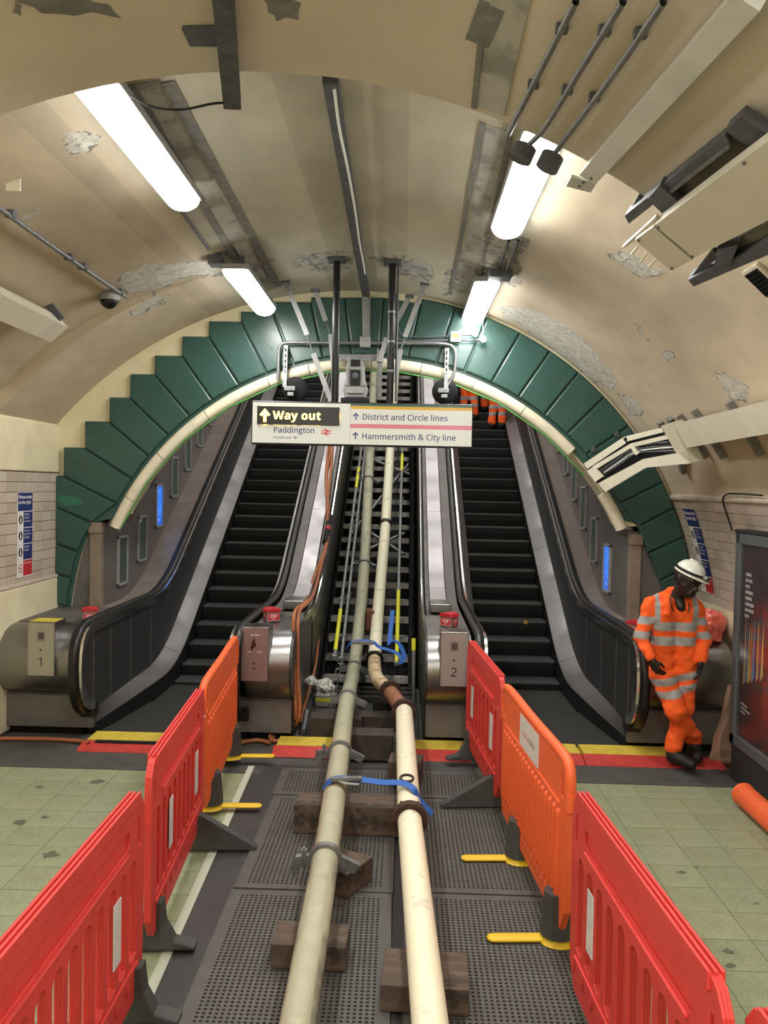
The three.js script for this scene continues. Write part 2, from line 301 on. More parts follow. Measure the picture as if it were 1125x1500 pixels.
{ // cast segments of the shaft ring, painted green: [inner joint, outer joint] in the photograph, each panel lies between two joints
  const J = [[[100, 888], [76, 884]], [[108, 845], [78, 838]], [[117, 807], [80, 794]], [[139, 766], [83, 741]], [[163, 731], [95, 697]], [[188, 696], [126, 656]], [[215, 664], [162, 618]], [[245, 634], [192, 583]], [[277, 606], [228, 549]], [[311, 583], [268, 522]],
    [[350, 560], [307, 494]], [[389, 540], [354, 472]], [[429, 527], [401, 458]], [[473, 517], [456, 444]], [[515, 513], [505, 437]], [[556, 513], [563, 437]], [[599, 517], [617, 446]], [[640, 527], [664, 460]], [[681, 541], [709, 476]], [[720, 558], [759, 492]],
    [[759, 580], [801, 520]], [[796, 608], [843, 549]], [[828, 637], [882, 583]], [[855, 667], [918, 625]], [[880, 702], [948, 668]], [[904, 738], [972, 704]], [[930, 772], [985, 743]], [[945, 810], [1000, 785]], [[962, 850], [1008, 826]], [[980, 895], [1014, 880]]];
  const at = q => { const p = onD(q[0], q[1], ARCH); return [p.x, p.y]; };
  const ringAt = (q, r) => { const p = at(q), a = Math.atan2(p[1] - MC.y, p[0] - MC.x); return [MC.x + r * Math.cos(a), MC.y + r * Math.sin(a)]; };
  const clampIn = p => { const c = V(MC.x, MC.y, 0); let t = 0; const q = p.slice(); while (!insideVault(V(q[0], q[1], -ARCH + 0.01)) && t < 60) { q[0] += (c.x - q[0]) * 0.01; q[1] += (c.y - q[1]) * 0.01; t++; } return q; };
  const outline = [];
  for (let i = 0; i < J.length - 1; i++) {
    const [a, b] = [J[i], J[i + 1]], low = k => k < 4 || k > J.length - 5, ia = low(i) ? at(a[0]) : ringAt(a[0], 3.19), ib = low(i + 1) ? at(b[0]) : ringAt(b[0], 3.19), oa = clampIn(at(a[1])), ob = clampIn(at(b[1]));
    const stepped = i >= 3 && i <= 13, corner = clampIn([oa[0], ob[1]]);
    const outer = stepped ? [oa, corner, ob] : i > 13 ? range(0, 1, 4).map(t => { const p = [lerp(oa[0], ob[0], t), lerp(oa[1], ob[1], t)]; const an = Math.atan2(p[1] - RC.y, p[0] - RC.x), r = i < 16 ? Math.hypot(p[0] - RC.x, p[1] - RC.y) : RC.r - 0.03; return clampIn([RC.x + r * Math.cos(an), RC.y + r * Math.sin(an)]); }) : [oa, ob];
    const aa = Math.atan2(ia[1] - MC.y, ia[0] - MC.x), ab = Math.atan2(ib[1] - MC.y, ib[0] - MC.x), fa = aa < -1 ? aa + 2 * Math.PI : aa;
    const ra = Math.hypot(ia[0] - MC.x, ia[1] - MC.y), rb = Math.hypot(ib[0] - MC.x, ib[1] - MC.y), inner = range(0, 1, 4).map(t => [MC.x + lerp(rb, ra, t) * Math.cos(lerp(ab, fa, t)), MC.y + lerp(rb, ra, t) * Math.sin(lerp(ab, fa, t))]);
    let P = [...outer, ...inner];
    const cx = P.reduce((s, p) => s + p[0], 0) / P.length, cy = P.reduce((s, p) => s + p[1], 0) / P.length;
    P = P.map(p => { const dx = cx - p[0], dy = cy - p[1], l = Math.hypot(dx, dy) || 1; return [p[0] + dx / l * 0.016, p[1] + dy / l * 0.016]; });
    obj('ring_segment', extrude(P, 0.075, 0.014).translate(0, 0, -ARCH), greenMat, wf);
    outline.push(...outer);
  }
  // the flange behind the segments
  const a0 = Math.atan2(J[0][0][1], 1), iN = J.length - 1, back = [at(J[0][1]), ...outline.map(p => clampIn(p)), clampIn(at(J[iN][1]))];
  const aS = (() => { const p = ringAt(J[iN][0], 3.12); return Math.atan2(p[1] - MC.y, p[0] - MC.x); })(), aE = Math.PI - (() => { const p = ringAt(J[0][0], 3.12); return Math.PI - Math.atan2(p[1] - MC.y, p[0] - MC.x); })();
  obj('ring_flange', extrude([...back, ...range(aS, aE, 50).map(t => { const R = MC.y + 3.12 * Math.sin(t) < 2.06 ? 3.37 : 3.12; return [MC.x + R * Math.cos(t), MC.y + R * Math.sin(t)]; })], 0.03).translate(0, 0, -ARCH), greenMat, wf);
  obj('touch_up', extrude([at([88, 732]), at([92, 724]), at([118, 728]), at([126, 739]), at([100, 741])], 0.003).translate(0, 0, -ARCH + 0.074), std({ color: 0x2d6a52, roughness: 0.6 }), wf);
}
{ // cream rounded trim round the mouth, in lengths with open joints, and the thin green cord below it
  const A = q => { const p = onD(q[0], q[1], ARCH); return Math.atan2(p.y - MC.y, p.x - MC.x); };
  const arcTube = (a, b, R, w, t, z) => { const sec = []; for (const k of range(0, 2 * Math.PI, 12).slice(0, 12)) sec.push([w * Math.cos(k), t * Math.sin(k)]);
    const pos = [], idx = [], n = 10; for (let i = 0; i <= n; i++) { const an = lerp(a, b, i / n); for (const [u, v] of sec) pos.push(MC.x + (R + u) * Math.cos(an), MC.y + (R + u) * Math.sin(an), z + v); }
    for (let i = 0; i < n; i++) for (let j = 0; j < 12; j++) { const k = (j + 1) % 12, p = i * 12 + j, q = i * 12 + k; idx.push(p, q, p + 12, q, q + 12, p + 12); }
    for (let j = 1; j < 11; j++) { idx.push(0, j + 1, j); idx.push(n * 12, n * 12 + j, n * 12 + j + 1); }
    const g = new THREE.BufferGeometry(); g.setAttribute('position', new THREE.Float32BufferAttribute(pos, 3)); g.setIndex(idx); return fixWinding(toCreasedNormals(g, 0.8)); };
  const joints = [[152, 764], [182, 724], [237, 668], [303, 606], [392, 553], [452, 533], [545, 524], [618, 535], [697, 556], [768, 598], [836, 662]].map(A).map(a => a < -1 ? a + 2 * Math.PI : a);
  for (let i = 0; i < joints.length - 1; i++) obj('trim_length', arcTube(joints[i] - 0.0012, joints[i + 1] + 0.0012, 3.10, 0.066, 0.06, -ARCH + 0.04), M.creamTrim, wf);
  obj('trim_length', arcTube(A([884, 722]), A([916, 772]), 3.10, 0.066, 0.06, -ARCH + 0.02), M.creamTrim, wf);
  obj('green_cord', arcTube(joints[0], A([862, 690]), 3.03, 0.008, 0.008, -ARCH + 0.09), std({ color: 0x4c9a48, roughness: 0.6 }), wf);
}

// ---- tiles of the side walls
const wr = structGroup('wall_right');
{
  const tones = [[196, 182, 164], [204, 192, 174], [188, 174, 156], [200, 184, 170]].map(c => new THREE.MeshPhysicalMaterial({ map: mottled(c, 0.05, 6, 0.5, 64), roughness: 0.28, clearcoat: 0.4 }));
  const grout = std({ color: 0x5d5142, roughness: 0.9 });
  obj('grout', bx(0.02, 1.17, ARCH - 6.0, XL + 0.004, 2.015, -(ARCH + 6.0) / 2), grout, wl);
  const tg = metreUV(clean(bx(0.012, 0.0985, 0.195)));
  for (let r = 0; r < 11; r++) for (let c = 0; c < 9; c++) piece('tile', tg, tones[Math.floor(rnd() * 4)], wl).position.set(XL + 0.018, 1.497 + r * 0.1045, -(9.09 - c * 0.2));
  obj('tile_moulding', cyl(V(XL + 0.03, 1.44, -6.2), V(XL + 0.03, 1.44, -ARCH + 0.005), 0.025), tones[0], wl);
  // right: courses follow the curve of the wall
  const xr = y => RC.x + Math.sqrt(RC.r ** 2 - (y - RC.y) ** 2), a0 = Math.asin((1.36 - RC.y) / RC.r), a1 = Math.asin((2.44 - RC.y) / RC.r), n = 11, da = (a1 - a0) / n;
  const curved = []; for (const a of range(a0, a1, 12)) curved.push([RC.x + (RC.r + 0.05) * Math.cos(a), RC.y + (RC.r + 0.05) * Math.sin(a)]); for (const a of range(a1, a0, 12)) curved.push([RC.x + (RC.r - 0.012) * Math.cos(a), RC.y + (RC.r - 0.012) * Math.sin(a)]);
  obj('grout', extrude(curved, ARCH - 6.0).translate(0, 0, -ARCH), grout, wr);
  const tr = metreUV(clean(bx(0.012, RC.r * da - 0.006, 0.195)));
  for (let r = 0; r < n; r++) for (let c = 0; c < 13; c++) { const a = a0 + da * (r + 0.5), t = piece('tile', tr, tones[Math.floor(rnd() * 4)], wr); t.position.set(RC.x + (RC.r - 0.017) * Math.cos(a), RC.y + (RC.r - 0.017) * Math.sin(a), -(9.09 - c * 0.2)); t.rotation.z = a; }
  const cop = metreUV(clean(new THREE.CylinderGeometry(0.035, 0.035, 0.195, 10).rotateX(Math.PI / 2)));
  for (let c = 0; c < 13; c++) piece('coping_tile', cop, tones[c % 4], wr).position.set(xr(2.465) - 0.012, 2.465, -(9.09 - c * 0.2));
  obj('dado', (() => { const P = []; for (const a of range(-0.25, a0, 10)) P.push([RC.x + (RC.r + 0.05) * Math.cos(a), RC.y + (RC.r + 0.05) * Math.sin(a)]); for (const a of range(a0, -0.25, 10)) P.push([RC.x + (RC.r - 0.03) * Math.cos(a), RC.y + (RC.r - 0.03) * Math.sin(a)]); return extrude(P, ARCH - 5.0).translate(0, 0, -ARCH); })(), M.cream, wr);
  obj('loose_cable', tube([[1125, 722], [1090, 720], [1072, 721], [1066, 728], [1068, 738], [1074, 756], [1080, 775]].map(q => { const p = vaultHit(...q); return p.add(inward(p).multiplyScalar(0.05)); }), 0.008, 30), M.blackMatte, wr);
}

// ---- floor
const floor = structGroup('floor');
obj('slab', bx(8.2, 0.2, 10.28 - BACK, -0.35, -0.113, -(10.28 + BACK) / 2), std({ color: 0x54584a, roughness: 0.9 }), floor);
{
  const tones = [[150, 158, 126], [152, 160, 129], [148, 155, 123], [153, 159, 126]].map((c, i) => std({ roughness: 0.42, map: dataTex(128, (u, v) => { const k = 0.92 + 0.12 * tn(u, v, 5, 3) + (hash(Math.floor(u * 128), Math.floor(v * 128) + 999 * i) > 0.9 ? -0.14 : 0) + 0.09 * (hash(Math.floor(u * 64) + 77, Math.floor(v * 64)) - 0.5); return c.map(x => x * k); }, true, 0.6) }));
  const g = metreUV(clean(bx(0.3012, 0.014, 0.3012, 0, -0.007, 0)));
  for (let r = 0; r < 17; r++) {
    const D = 6.905 - r * 0.305;
    for (let c = 0; c < 7; c++) piece('floor_tile', g, tones[Math.floor(rnd() * 4)], floor).position.set(1.255 + c * 0.305, rr(-0.0012, 0), -D);
    for (let c = 0; c < 9; c++) piece('floor_tile', g, tones[Math.floor(rnd() * 4)], floor).position.set(-1.345 - c * 0.305, rr(-0.0012, 0), -D);
  }
  obj('near_floor', [bx(8.2, 0.014, 1.87 - BACK, -0.35, -0.0072, -(1.87 + BACK) / 2)], tones[0], floor);
  obj('landing_strip', [bx(2.75, 0.016, 1.0, -2.57, -0.006, -7.565), bx(3.2, 0.016, 1.0, 1.63, -0.006, -7.565), bx(2.4, 0.01, 1.0, -0.3, -0.008, -7.565)], M.concreteDark, floor);
  obj('sheet_edge', [bar(V(-1.165, 0.001, -3.0), V(-1.30, 0.001, -7.25), 0.055, 0.004, V(0, 1, 0))], std({ color: 0xb9bcaa, roughness: 0.6 }), floor);
  const s = new THREE.Shape([[-1.14, 2.2], [1.16, 2.2], [1.16, 7.3], [-1.275, 7.3]].map(p => new THREE.Vector2(p[0], p[1])));
  obj('floor_sheet', new THREE.ExtrudeGeometry(s, { depth: 0.012, bevelEnabled: false }).rotateX(-Math.PI / 2).translate(0, -0.0105, 0), std({ color: 0xffffff, roughness: 0.65, side: THREE.DoubleSide, map: mottled([54, 52, 51], 0.22, 6, 0.8) }), floor);
  // dropped stains on the tiles
  const stain = std({ color: 0x5d6250, roughness: 0.5 }), blot = (x, D, r) => { const P = []; for (let i = 0; i < 14; i++) { const a = i / 14 * 6.283, q = r * rr(0.5, 1.15); P.push([x + q * 1.2 * Math.cos(a), D + q * Math.sin(a)]); } return new THREE.ShapeGeometry(shapeOf(P)).rotateX(-Math.PI / 2).translate(0, 0.0012, 0); };
  const spots = [[142, 1145, 0.05], [28, 1205, 0.05], [72, 1253, 0.06], [65, 1197, 0.03], [30, 1350, 0.025], [57, 1153, 0.03], [998, 1278, 0.03], [1067, 1394, 0.03], [1070, 1415, 0.03], [1109, 1324, 0.018], [1020, 1270, 0.014]];
  const sm = stain.clone(); sm.side = THREE.DoubleSide;
  for (const [px, py, r] of spots) { const p = onY(px, py, 0); obj('stain', blot(p.x, -p.z, r), sm, floor); }
}
function matGeo(w, l) {                                    // rubber mat with round holes through it
  const pitch = 0.0295, nx = Math.floor((w - 0.11) / pitch), nz = Math.floor((l - 0.11) / pitch), t = 0.016, r = 0.0092, pos = [], nor = [];
  const W = nx * pitch / 2, L = nz * pitch / 2;
  const tri = (a, b, c, n) => { pos.push(...a, ...b, ...c); for (let i = 0; i < 3; i++) nor.push(...n); };
  const quad = (a, b, c, d, n) => { tri(a, b, c, n); tri(a, c, d, n); };
  const o = [[1, 0], [1, 1], [0, 1], [-1, 1], [-1, 0], [-1, -1], [0, -1], [1, -1]], h = pitch / 2;
  for (let i = 0; i < nx; i++) for (let j = 0; j < nz; j++) {
    const cx = -W + (i + 0.5) * pitch, cz = -L + (j + 0.5) * pitch;
    for (let k = 0; k < 8; k++) {
      const a = k * Math.PI / 4, b = (k + 1) * Math.PI / 4, m = (k + 1) % 8;
      const ia = [cx + r * Math.cos(a), t, cz + r * Math.sin(a)], ib = [cx + r * Math.cos(b), t, cz + r * Math.sin(b)];
      quad(ia, ib, [cx + o[m][0] * h, t, cz + o[m][1] * h], [cx + o[k][0] * h, t, cz + o[k][1] * h], [0, 1, 0]);
      const c = (a + b) / 2; quad(ia, [ia[0], 0, ia[2]], [ib[0], 0, ib[2]], ib, [-Math.cos(c), 0, -Math.sin(c)]);
    }
  }
  const X = w / 2, Z = l / 2, up = [0, 1, 0];
  for (const [x0, x1, z0, z1] of [[-X, X, -Z, -L], [-X, X, L, Z], [-X, -W, -L, L], [W, X, -L, L]]) quad([x0, t, z0], [x0, t, z1], [x1, t, z1], [x1, t, z0], up);
  quad([-X, 0, Z], [X, 0, Z], [X, t, Z], [-X, t, Z], [0, 0, 1]); quad([X, 0, -Z], [-X, 0, -Z], [-X, t, -Z], [X, t, -Z], [0, 0, -1]);
  quad([X, 0, Z], [X, 0, -Z], [X, t, -Z], [X, t, Z], [1, 0, 0]); quad([-X, 0, -Z], [-X, 0, Z], [-X, t, Z], [-X, t, -Z], [-1, 0, 0]);
  const g = new THREE.BufferGeometry(); g.setAttribute('position', new THREE.Float32BufferAttribute(pos, 3)); g.setAttribute('normal', new THREE.Float32BufferAttribute(nor, 3)); return metreUV(g);
}
{
  const mm = std({ color: 0xffffff, roughness: 0.62, side: THREE.DoubleSide, map: mottled([80, 78, 72], 0.16, 8, 0.7) });
  const A = matGeo(0.985, 1.53), B = matGeo(0.985, 0.62);
  const put = (g, x, D, turn, label, grp) => { const m = piece(numbered('rubber_mat'), g, mm, scene); m.position.set(x, 0.003, -D); m.rotation.y = turn; tag(m, label, 'mat', grp); };
  const G = 'perforated rubber mats along the pipes';
  put(A, -0.505, 4.215, 0.006, 'grey perforated rubber mat under the grey pipe between its two smallest timbers', G);
  put(A, -0.50, 5.765, -0.004, 'grey perforated rubber mat under the grey pipe and the long timber sleeper', G);
  put(B, -0.515, 6.87, 0.01, 'short grey perforated mat under the grey pipe beside the red ramp', G);
  put(A, 0.545, 4.235, -0.004, 'grey perforated rubber mat beside the cream pipe with a yellow barrier foot on it', G);
  put(A, 0.55, 5.785, 0.004, 'grey perforated rubber mat beside the cream pipe next to the orange barrier', G);
  put(B, 0.55, 6.885, -0.006, 'short grey perforated mat beside the cream pipe and the black wedge foot', G);
}
// ---------------------------------------------------------------- escalator shaft behind the mouth
const TAN = Math.tan(Math.PI / 6);
const NOSE = D => 0.1 + TAN * (D - 10.28);                 // the line through the step noses
const smax = (a, b, k = 0.35) => { const h = Math.max(k - Math.abs(a - b), 0) / k; return Math.max(a, b) + h * h * k / 4; };
const lineY = (flat, off, k) => D => smax(flat, NOSE(D) + off, k);
const TOPD = 21.5;                                         // the shaft is built this deep
const deckY = lineY(1.08, 0.93), wallTopY = lineY(2.04, 1.98), railY = lineY(1.15, 0.97);
const XWL = -3.40, XWR = 2.54;                             // poster walls inside the shaft
{
  const sh = structGroup('trim_1');                        // lining of the sloping shaft
  const pos = [], idx = [], n = 40, Ds = range(ARCH + 0.2, TOPD, 30), R = 3.27;
  const yc = D => MC.y + smax(0, TAN * (D - 10.15), 0.3);
  for (const [k, Rk] of [R, R + 0.2].entries()) for (const D of Ds) for (const a of range(-0.35, Math.PI + 0.35, n)) pos.push(MC.x + Rk * Math.cos(a), yc(D) + Rk * Math.sin(a), -D);
  const o = Ds.length * (n + 1);
  for (let i = 0; i < Ds.length - 1; i++) for (let j = 0; j < n; j++) { const a = i * (n + 1) + j, b = a + n + 1; idx.push(a, a + 1, b, a + 1, b + 1, b); idx.push(o + a, o + b, o + a + 1, o + a + 1, o + b, o + b + 1); }
  const g = new THREE.BufferGeometry(); g.setAttribute('position', new THREE.Float32BufferAttribute(pos, 3)); g.setIndex(idx); g.computeVertexNormals();
  obj('shaft_lining', g, std({ color: 0xffffff, roughness: 0.6, side: THREE.DoubleSide, map: mottled([196, 188, 170], 0.08, 4, 1.6) }), sh);
  for (const D of range(10.2, 20.4, 12)) { // joint ribs of the lining
    const ribs = []; for (const [a, b] of [[0.15, 1.3], [1.85, Math.PI - 0.15]]) ribs.push(tube(range(a, b, 8).map(t => V(MC.x + 3.25 * Math.cos(t), yc(D) + 3.25 * Math.sin(t), -D)), 0.022, 16, 6));
    obj('lining_rib', ribs, M.dullSteel, sh);
  }
  obj('shaft_end', bx(7.4, 12, 0.2, MC.x, 9, -TOPD - 0.05), M.cream, sh);
  obj('shaft_floor', [prism([[10.2, -1.4], [TOPD, 5.1], [TOPD, 4.9], [10.2, -1.6]], -4.3, 3.6), bx(8, 0.1, 1.2, -0.35, -1.3, -9.9)], M.blackMatte, sh);
}
// poster walls, with the frames of small posters
const posterGlass = new THREE.MeshPhysicalMaterial({ color: 0x46544e, roughness: 0.45, clearcoat: 0.15 });
const screenTex = canvasTex(128, 256, (x, w, h) => { const g = x.createLinearGradient(0, 0, 0, h); g.addColorStop(0, '#1d62c8'); g.addColorStop(0.6, '#2a6fd6'); g.addColorStop(1, '#1b4fb0'); x.fillStyle = g; x.fillRect(0, 0, w, h); x.fillStyle = '#7fb0ee'; for (let i = 0; i < 7; i++) x.fillRect(30 + (i * 37) % 50, 30 + i * 24, 30, 3); x.fillStyle = '#cfe2fb'; x.fillRect(46, 214, 14, 8); });
function posterWall(n, X, s, spots, lit) {
  const w = structGroup('wall_' + n);
  const Ds = [ARCH + 0.02, ...range(9.6, TOPD, 40)], mat = std({ color: 0xffffff, roughness: 0.5, metalness: 0.25, map: mottled([112, 106, 102], 0.10, 5, 1.2) });
  obj('panelling', prism([...Ds.map(D => [D, deckY(D) - 0.05]), ...Ds.slice().reverse().map(D => [D, wallTopY(D)])], Math.min(X, X + s * 0.06), Math.max(X, X + s * 0.06)), mat, w);
  obj('top_rail', sweepPath(Ds.map(D => [D, wallTopY(D) + 0.015]), [[X - 0.03, -0.02], [X + 0.03 + s * 0.06, -0.02], [X + 0.03 + s * 0.06, 0.02], [X - 0.03, 0.02]], false), M.dullSteel, w);
  obj('end_post', [bx(0.13, 0.98, 0.10, X + s * 0.05, 1.55, -ARCH - 0.02, 0.01), bx(0.15, 0.12, 0.13, X + s * 0.05, 1.99, -ARCH - 0.01, 0.01)], std({ color: 0xffffff, roughness: 0.55, map: mottled([132, 116, 102], 0.16, 8, 0.7) }), w);
  // plain filler between post and ring
  const P = []; for (const y of range(1.0, 2.05, 8)) P.push([MC.x + s * Math.sqrt(3.43 ** 2 - (y - MC.y) ** 2), y]);
  obj('return_panel', extrude([[X + s * 0.1, 1.0], ...P, [X + s * 0.1, 2.05]], 0.04).translate(0, 0, -ARCH - 0.06), M.dullSteel, w);
  spots.forEach(([D, y], i) => {
    const f = thing('wall_poster', '', 'poster', [X, y, -D], s > 0 ? -Math.PI / 2 : Math.PI / 2, 'small poster frames up the escalator walls');
    const H = 0.60, W = 0.345;
    obj('frame', [bx(W, 0.03, 0.03, 0, H / 2 - 0.015, 0.014, 0.004), bx(W, 0.03, 0.03, 0, -H / 2 + 0.015, 0.014, 0.004), bx(0.03, H, 0.03, -W / 2 + 0.015, 0, 0.014, 0.004), bx(0.03, H, 0.03, W / 2 - 0.015, 0, 0.014, 0.004)], M.paintGrey, f);
    const on = i === lit;
    const pane = obj('pane', new THREE.BoxGeometry(W - 0.05, H - 0.05, 0.012).translate(0, 0, 0.006), on ? std({ color: 0x0a1a30, roughness: 0.2, emissiveMap: screenTex, emissive: 0xffffff, emissiveIntensity: 0.9 }) : posterGlass, f, true);
    const side = s < 0 ? 'the dark wall of escalator one' : 'the dark wall of escalator two', nth = ['first', 'second', 'third', 'fourth', 'fifth', 'sixth', 'seventh', 'eighth'][i];
    f.userData.label = on ? 'lit blue screen in a steel frame on ' + side : nth + ' poster frame up from the foot of ' + side + ', glass dark';
    if (on) { f.userData.group = undefined; delete f.userData.group; const l = new THREE.RectAreaLight(0x3a7ae0, 1.2, W - 0.06, H - 0.06); l.position.set(0, 0, 0.04); l.rotation.y = Math.PI; f.add(l); l.name = 'screen_light'; }
  });
}
posterWall('shaft_left', XWL, -1, [[9.9, 1.56], [10.64, 1.78], [11.375, 2.19], [12.11, 2.60], [12.85, 3.01], [13.58, 3.42], [14.31, 3.83]], 2);
posterWall('shaft_right', XWR, 1, [[10.18, 1.57], [10.9, 1.875], [11.57, 2.28], [12.24, 2.67], [12.91, 3.06], [13.58, 3.45]], 0);

// ---------------------------------------------------------------- fluorescent fittings
const glowMat = std({ color: 0xffffff, roughness: 0.5, emissive: TUBE_COLOR, emissiveIntensity: TUBE_GLOW });
const dimGlow = std({ color: 0xffffff, roughness: 0.5, emissive: TUBE_COLOR, emissiveIntensity: TUBE_GLOW * 0.55 });   // shaft tubes, glow turned down so the decking does not glare
function fitting(x, y, D0, D1, label, group, dropY = 0.14, power = 1) {
  const L = Math.abs(D1 - D0), f = thing('fluorescent_light', label, 'light', [x, y, -(D0 + D1) / 2], 0, group);
  const half = []; for (const a of range(Math.PI, 2 * Math.PI, 14)) half.push([0.115 * Math.cos(a), 0.085 * Math.sin(a)]);
  obj('diffuser', new THREE.ExtrudeGeometry(shapeOf(half), { depth: L - 0.10, bevelEnabled: true, bevelSize: 0.02, bevelThickness: 0.05, bevelOffset: -0.02, bevelSegments: 4 }).translate(0, 0, -L / 2 + 0.05), power < 1 ? dimGlow : glowMat, f);
  obj('tray', [bx(0.245, 0.05, L + 0.03, 0, 0.025, 0, 0.01)], M.paintGrey, f);
  obj('bracket', [bx(0.05, dropY, 0.05, 0, 0.05 + dropY / 2, -L * 0.32), bx(0.05, dropY, 0.05, 0, 0.05 + dropY / 2, L * 0.32)], M.darkIron, f);
  const l = new THREE.RectAreaLight(TUBE_COLOR, TUBE_LIGHT * power, 0.2, L - 0.1); l.name = 'tube_light'; l.position.set(0, -0.1, 0); l.rotation.x = -Math.PI / 2; f.add(l);
  return f;
}
{
  const G = 'fluorescent lights of the concourse vault';
  fitting(-1.53, 4.43, 3.97, 5.62, 'lit fluorescent batten above the left-hand red barriers, hung by the cut dark channel', G, 0.06);
  fitting(-1.50, 4.37, 7.16, 8.72, 'lit fluorescent batten hung close to the stepped side of the green ring', G);
  fitting(0.71, 4.40, 4.42, 6.04, 'lit fluorescent batten meeting the ends of the ceiling conduits', G, 0.05);
  fitting(0.72, 4.38, 7.5, 9.12, 'lit fluorescent batten above the small box with the yellow label', G, 0.05);
  const H = 'fluorescent lights over the near floor';
  fitting(-1.5, 4.22, 0.5, 2.1, 'fluorescent batten on the dropped lining over the left floor', H, 0.05);
  fitting(0.9, 3.93, 0.3, 1.9, 'fluorescent batten on the dropped lining over the right floor', H, 0.05);
  fitting(-1.5, 4.22, -2.1, -0.5, 'added unseen fluorescent batten by the back wall, brightening the left floor', H, 0.05);  // unseen pair added behind the camera to brighten the lining and foreground
  fitting(0.9, 3.93, -2.2, -0.6, 'added unseen fluorescent batten by the back wall, brightening the right floor', H, 0.05);
  const S = 'fluorescent lights of the sloping shaft';
  for (const [i, D] of [11.6, 14.0, 16.4, 18.8].entries()) for (const x of [-1.55, 0.8]) {
    const y = MC.y + TAN * (D - 10.15) + Math.sqrt(3.27 ** 2 - (x - MC.x) ** 2) - 0.16;
    const f = fitting(x, y, D - 0.75, D + 0.75, 'fluorescent batten on the crown of the shaft over the ' + (x < 0 ? 'left' : 'right') + ' escalator, ' + ['lowest', 'second lowest', 'third lowest', 'highest'][i], S, 0.05, 0.5); f.rotation.x = Math.PI / 6;
  }
}

// ---------------------------------------------------------------- seams, channels and conduits on the vault
function vaultStrip(name, a, b, w, mat, lift = 0.02, thick = 0.03) {   // a flat strip lying on the vault between two points of the photograph
  const n = 10, pos = [], pts = range(0, 1, n).map(t => vaultHit(lerp(a[0], b[0], t), lerp(a[1], b[1], t)));
  const g = []; for (let i = 0; i < n; i++) { const p = pts[i], q = pts[i + 1], u = inward(p); g.push(bar(p.clone().addScaledVector(u, lift - thick / 2), q.clone().addScaledVector(inward(q), lift - thick / 2), w, thick, u)); }
  return obj(name, g, mat, ceiling);
}
vaultStrip('seam_strip', [245, 118], [408, 418], 0.07, M.soot, 0.012);
vaultStrip('seam_strip', [192, 122], [352, 392], 0.06, M.soot, 0.012);
vaultStrip('seam_strip', [708, 178], [660, 430], 0.035, M.soot, 0.012);
vaultStrip('seam_strip', [748, 196], [698, 425], 0.03, M.soot, 0.01);
vaultStrip('crown_channel', [484, 112], [537, 436], 0.085, M.darkIron, 0.035, 0.035);
const patchMat = std({ color: 0xffffff, roughness: 0.85, map: dataTex(256, (u, v) => { const n = tn(u, v, 6, 5), m = tn(u, v, 14, 4); const g = 128 + 36 * Math.min(1, Math.max(0, (0.6 - n) * 9)) + 26 * m; return [g, g * 0.985, g * 0.94]; }, true, 0.9) });
vaultStrip('patched_band', [218, 118], [382, 405], 0.15, patchMat, 0.006, 0.012);
vaultStrip('patched_band', [728, 186], [680, 428], 0.13, patchMat, 0.006, 0.012);
{
  const on = (q, d) => { const p = vaultHit(...q); return p.add(inward(p).multiplyScalar(d)); };
  tag(obj('crown_wire', tube([[490, 112], [497, 170], [510, 235], [521, 300], [527, 345], [532, 372], [535, 392]].map(q => on(q, 0.06)), 0.009, 40, 6), M.white), 'thin white wire clipped along the dark crown channel', 'wire');
  const c = thing('wall_conduit', 'thin grey conduit running up the left vault to the dome camera', 'conduit');
  obj('pipe', tube([[-30, 278], [40, 330], [110, 380], [181, 429]].map(q => on(q, 0.05)), 0.017, 20), M.galv, c);
  for (const q of [[12, 308], [98, 372], [118, 386], [172, 423]]) { const p = on(q, 0.03); obj('saddle', [bx(0.07, 0.05, 0.05, p.x, p.y, p.z, 0.01)], M.darkIron, c); }
  const d = on([154, 430], 0.06), cam = thing('dome_camera', 'black glass dome camera under the end of the vault conduit', 'camera', [d.x, d.y, d.z]);
  obj('base', new THREE.CylinderGeometry(0.085, 0.10, 0.07, 24).translate(0, 0.02, 0), M.paintGrey, cam);
  obj('dome', new THREE.SphereGeometry(0.078, 24, 12, 0, 6.283, Math.PI / 2, Math.PI / 2).translate(0, -0.01, 0), M.black, cam);
  const tk = thing('cable_trunking', 'cream cable trunking along the left vault ending beside a bracket', 'trunking');
  const a = on([-40, 412], 0.16), b = on([62, 462], 0.16);
  obj('box', bar(a, b, 0.20, 0.13, inward(b)), M.trunk, tk);
  obj('bracket', bar(on([72, 447], 0.0), on([72, 447], 0.16), 0.06, 0.04), M.darkIron, tk);
  // hole torn in the paint, left
  const h = on([18, 265], 0.012); obj('torn_flap', [bx(0.09, 0.10, 0.008, h.x, h.y, h.z).rotateX(0)], M.creamTrim, ceiling);
  const cf = thing('light_conduit', 'grey conduit between the two left fluorescent lights', 'conduit');
  obj('pipe', tube([[258, 296], [280, 325], [305, 360]].map(q => on(q, 0.03)), 0.014, 12), M.darkIron, cf);
  const lp = on([314, 375], 0.05); obj('junction_box', bx(0.12, 0.08, 0.16, lp.x, lp.y, lp.z, 0.01), M.darkIron, cf);
  const rp = on([745, 395], 0.05), cg = thing('light_conduit', 'pair of grey conduits between the two right fluorescent lights', 'conduit');
  for (const [p, q] of [[[748, 345], [728, 400]], [[762, 345], [740, 400]]]) obj('pipe', tube([on(p, 0.04), on([(p[0] + q[0]) / 2, 372], 0.04), on(q, 0.04)], 0.012, 8), M.darkIron, cg);
  obj('junction_box', bx(0.20, 0.07, 0.2, rp.x - 0.05, rp.y + 0.01, rp.z - 0.05, 0.01), M.darkIron, cg);
}
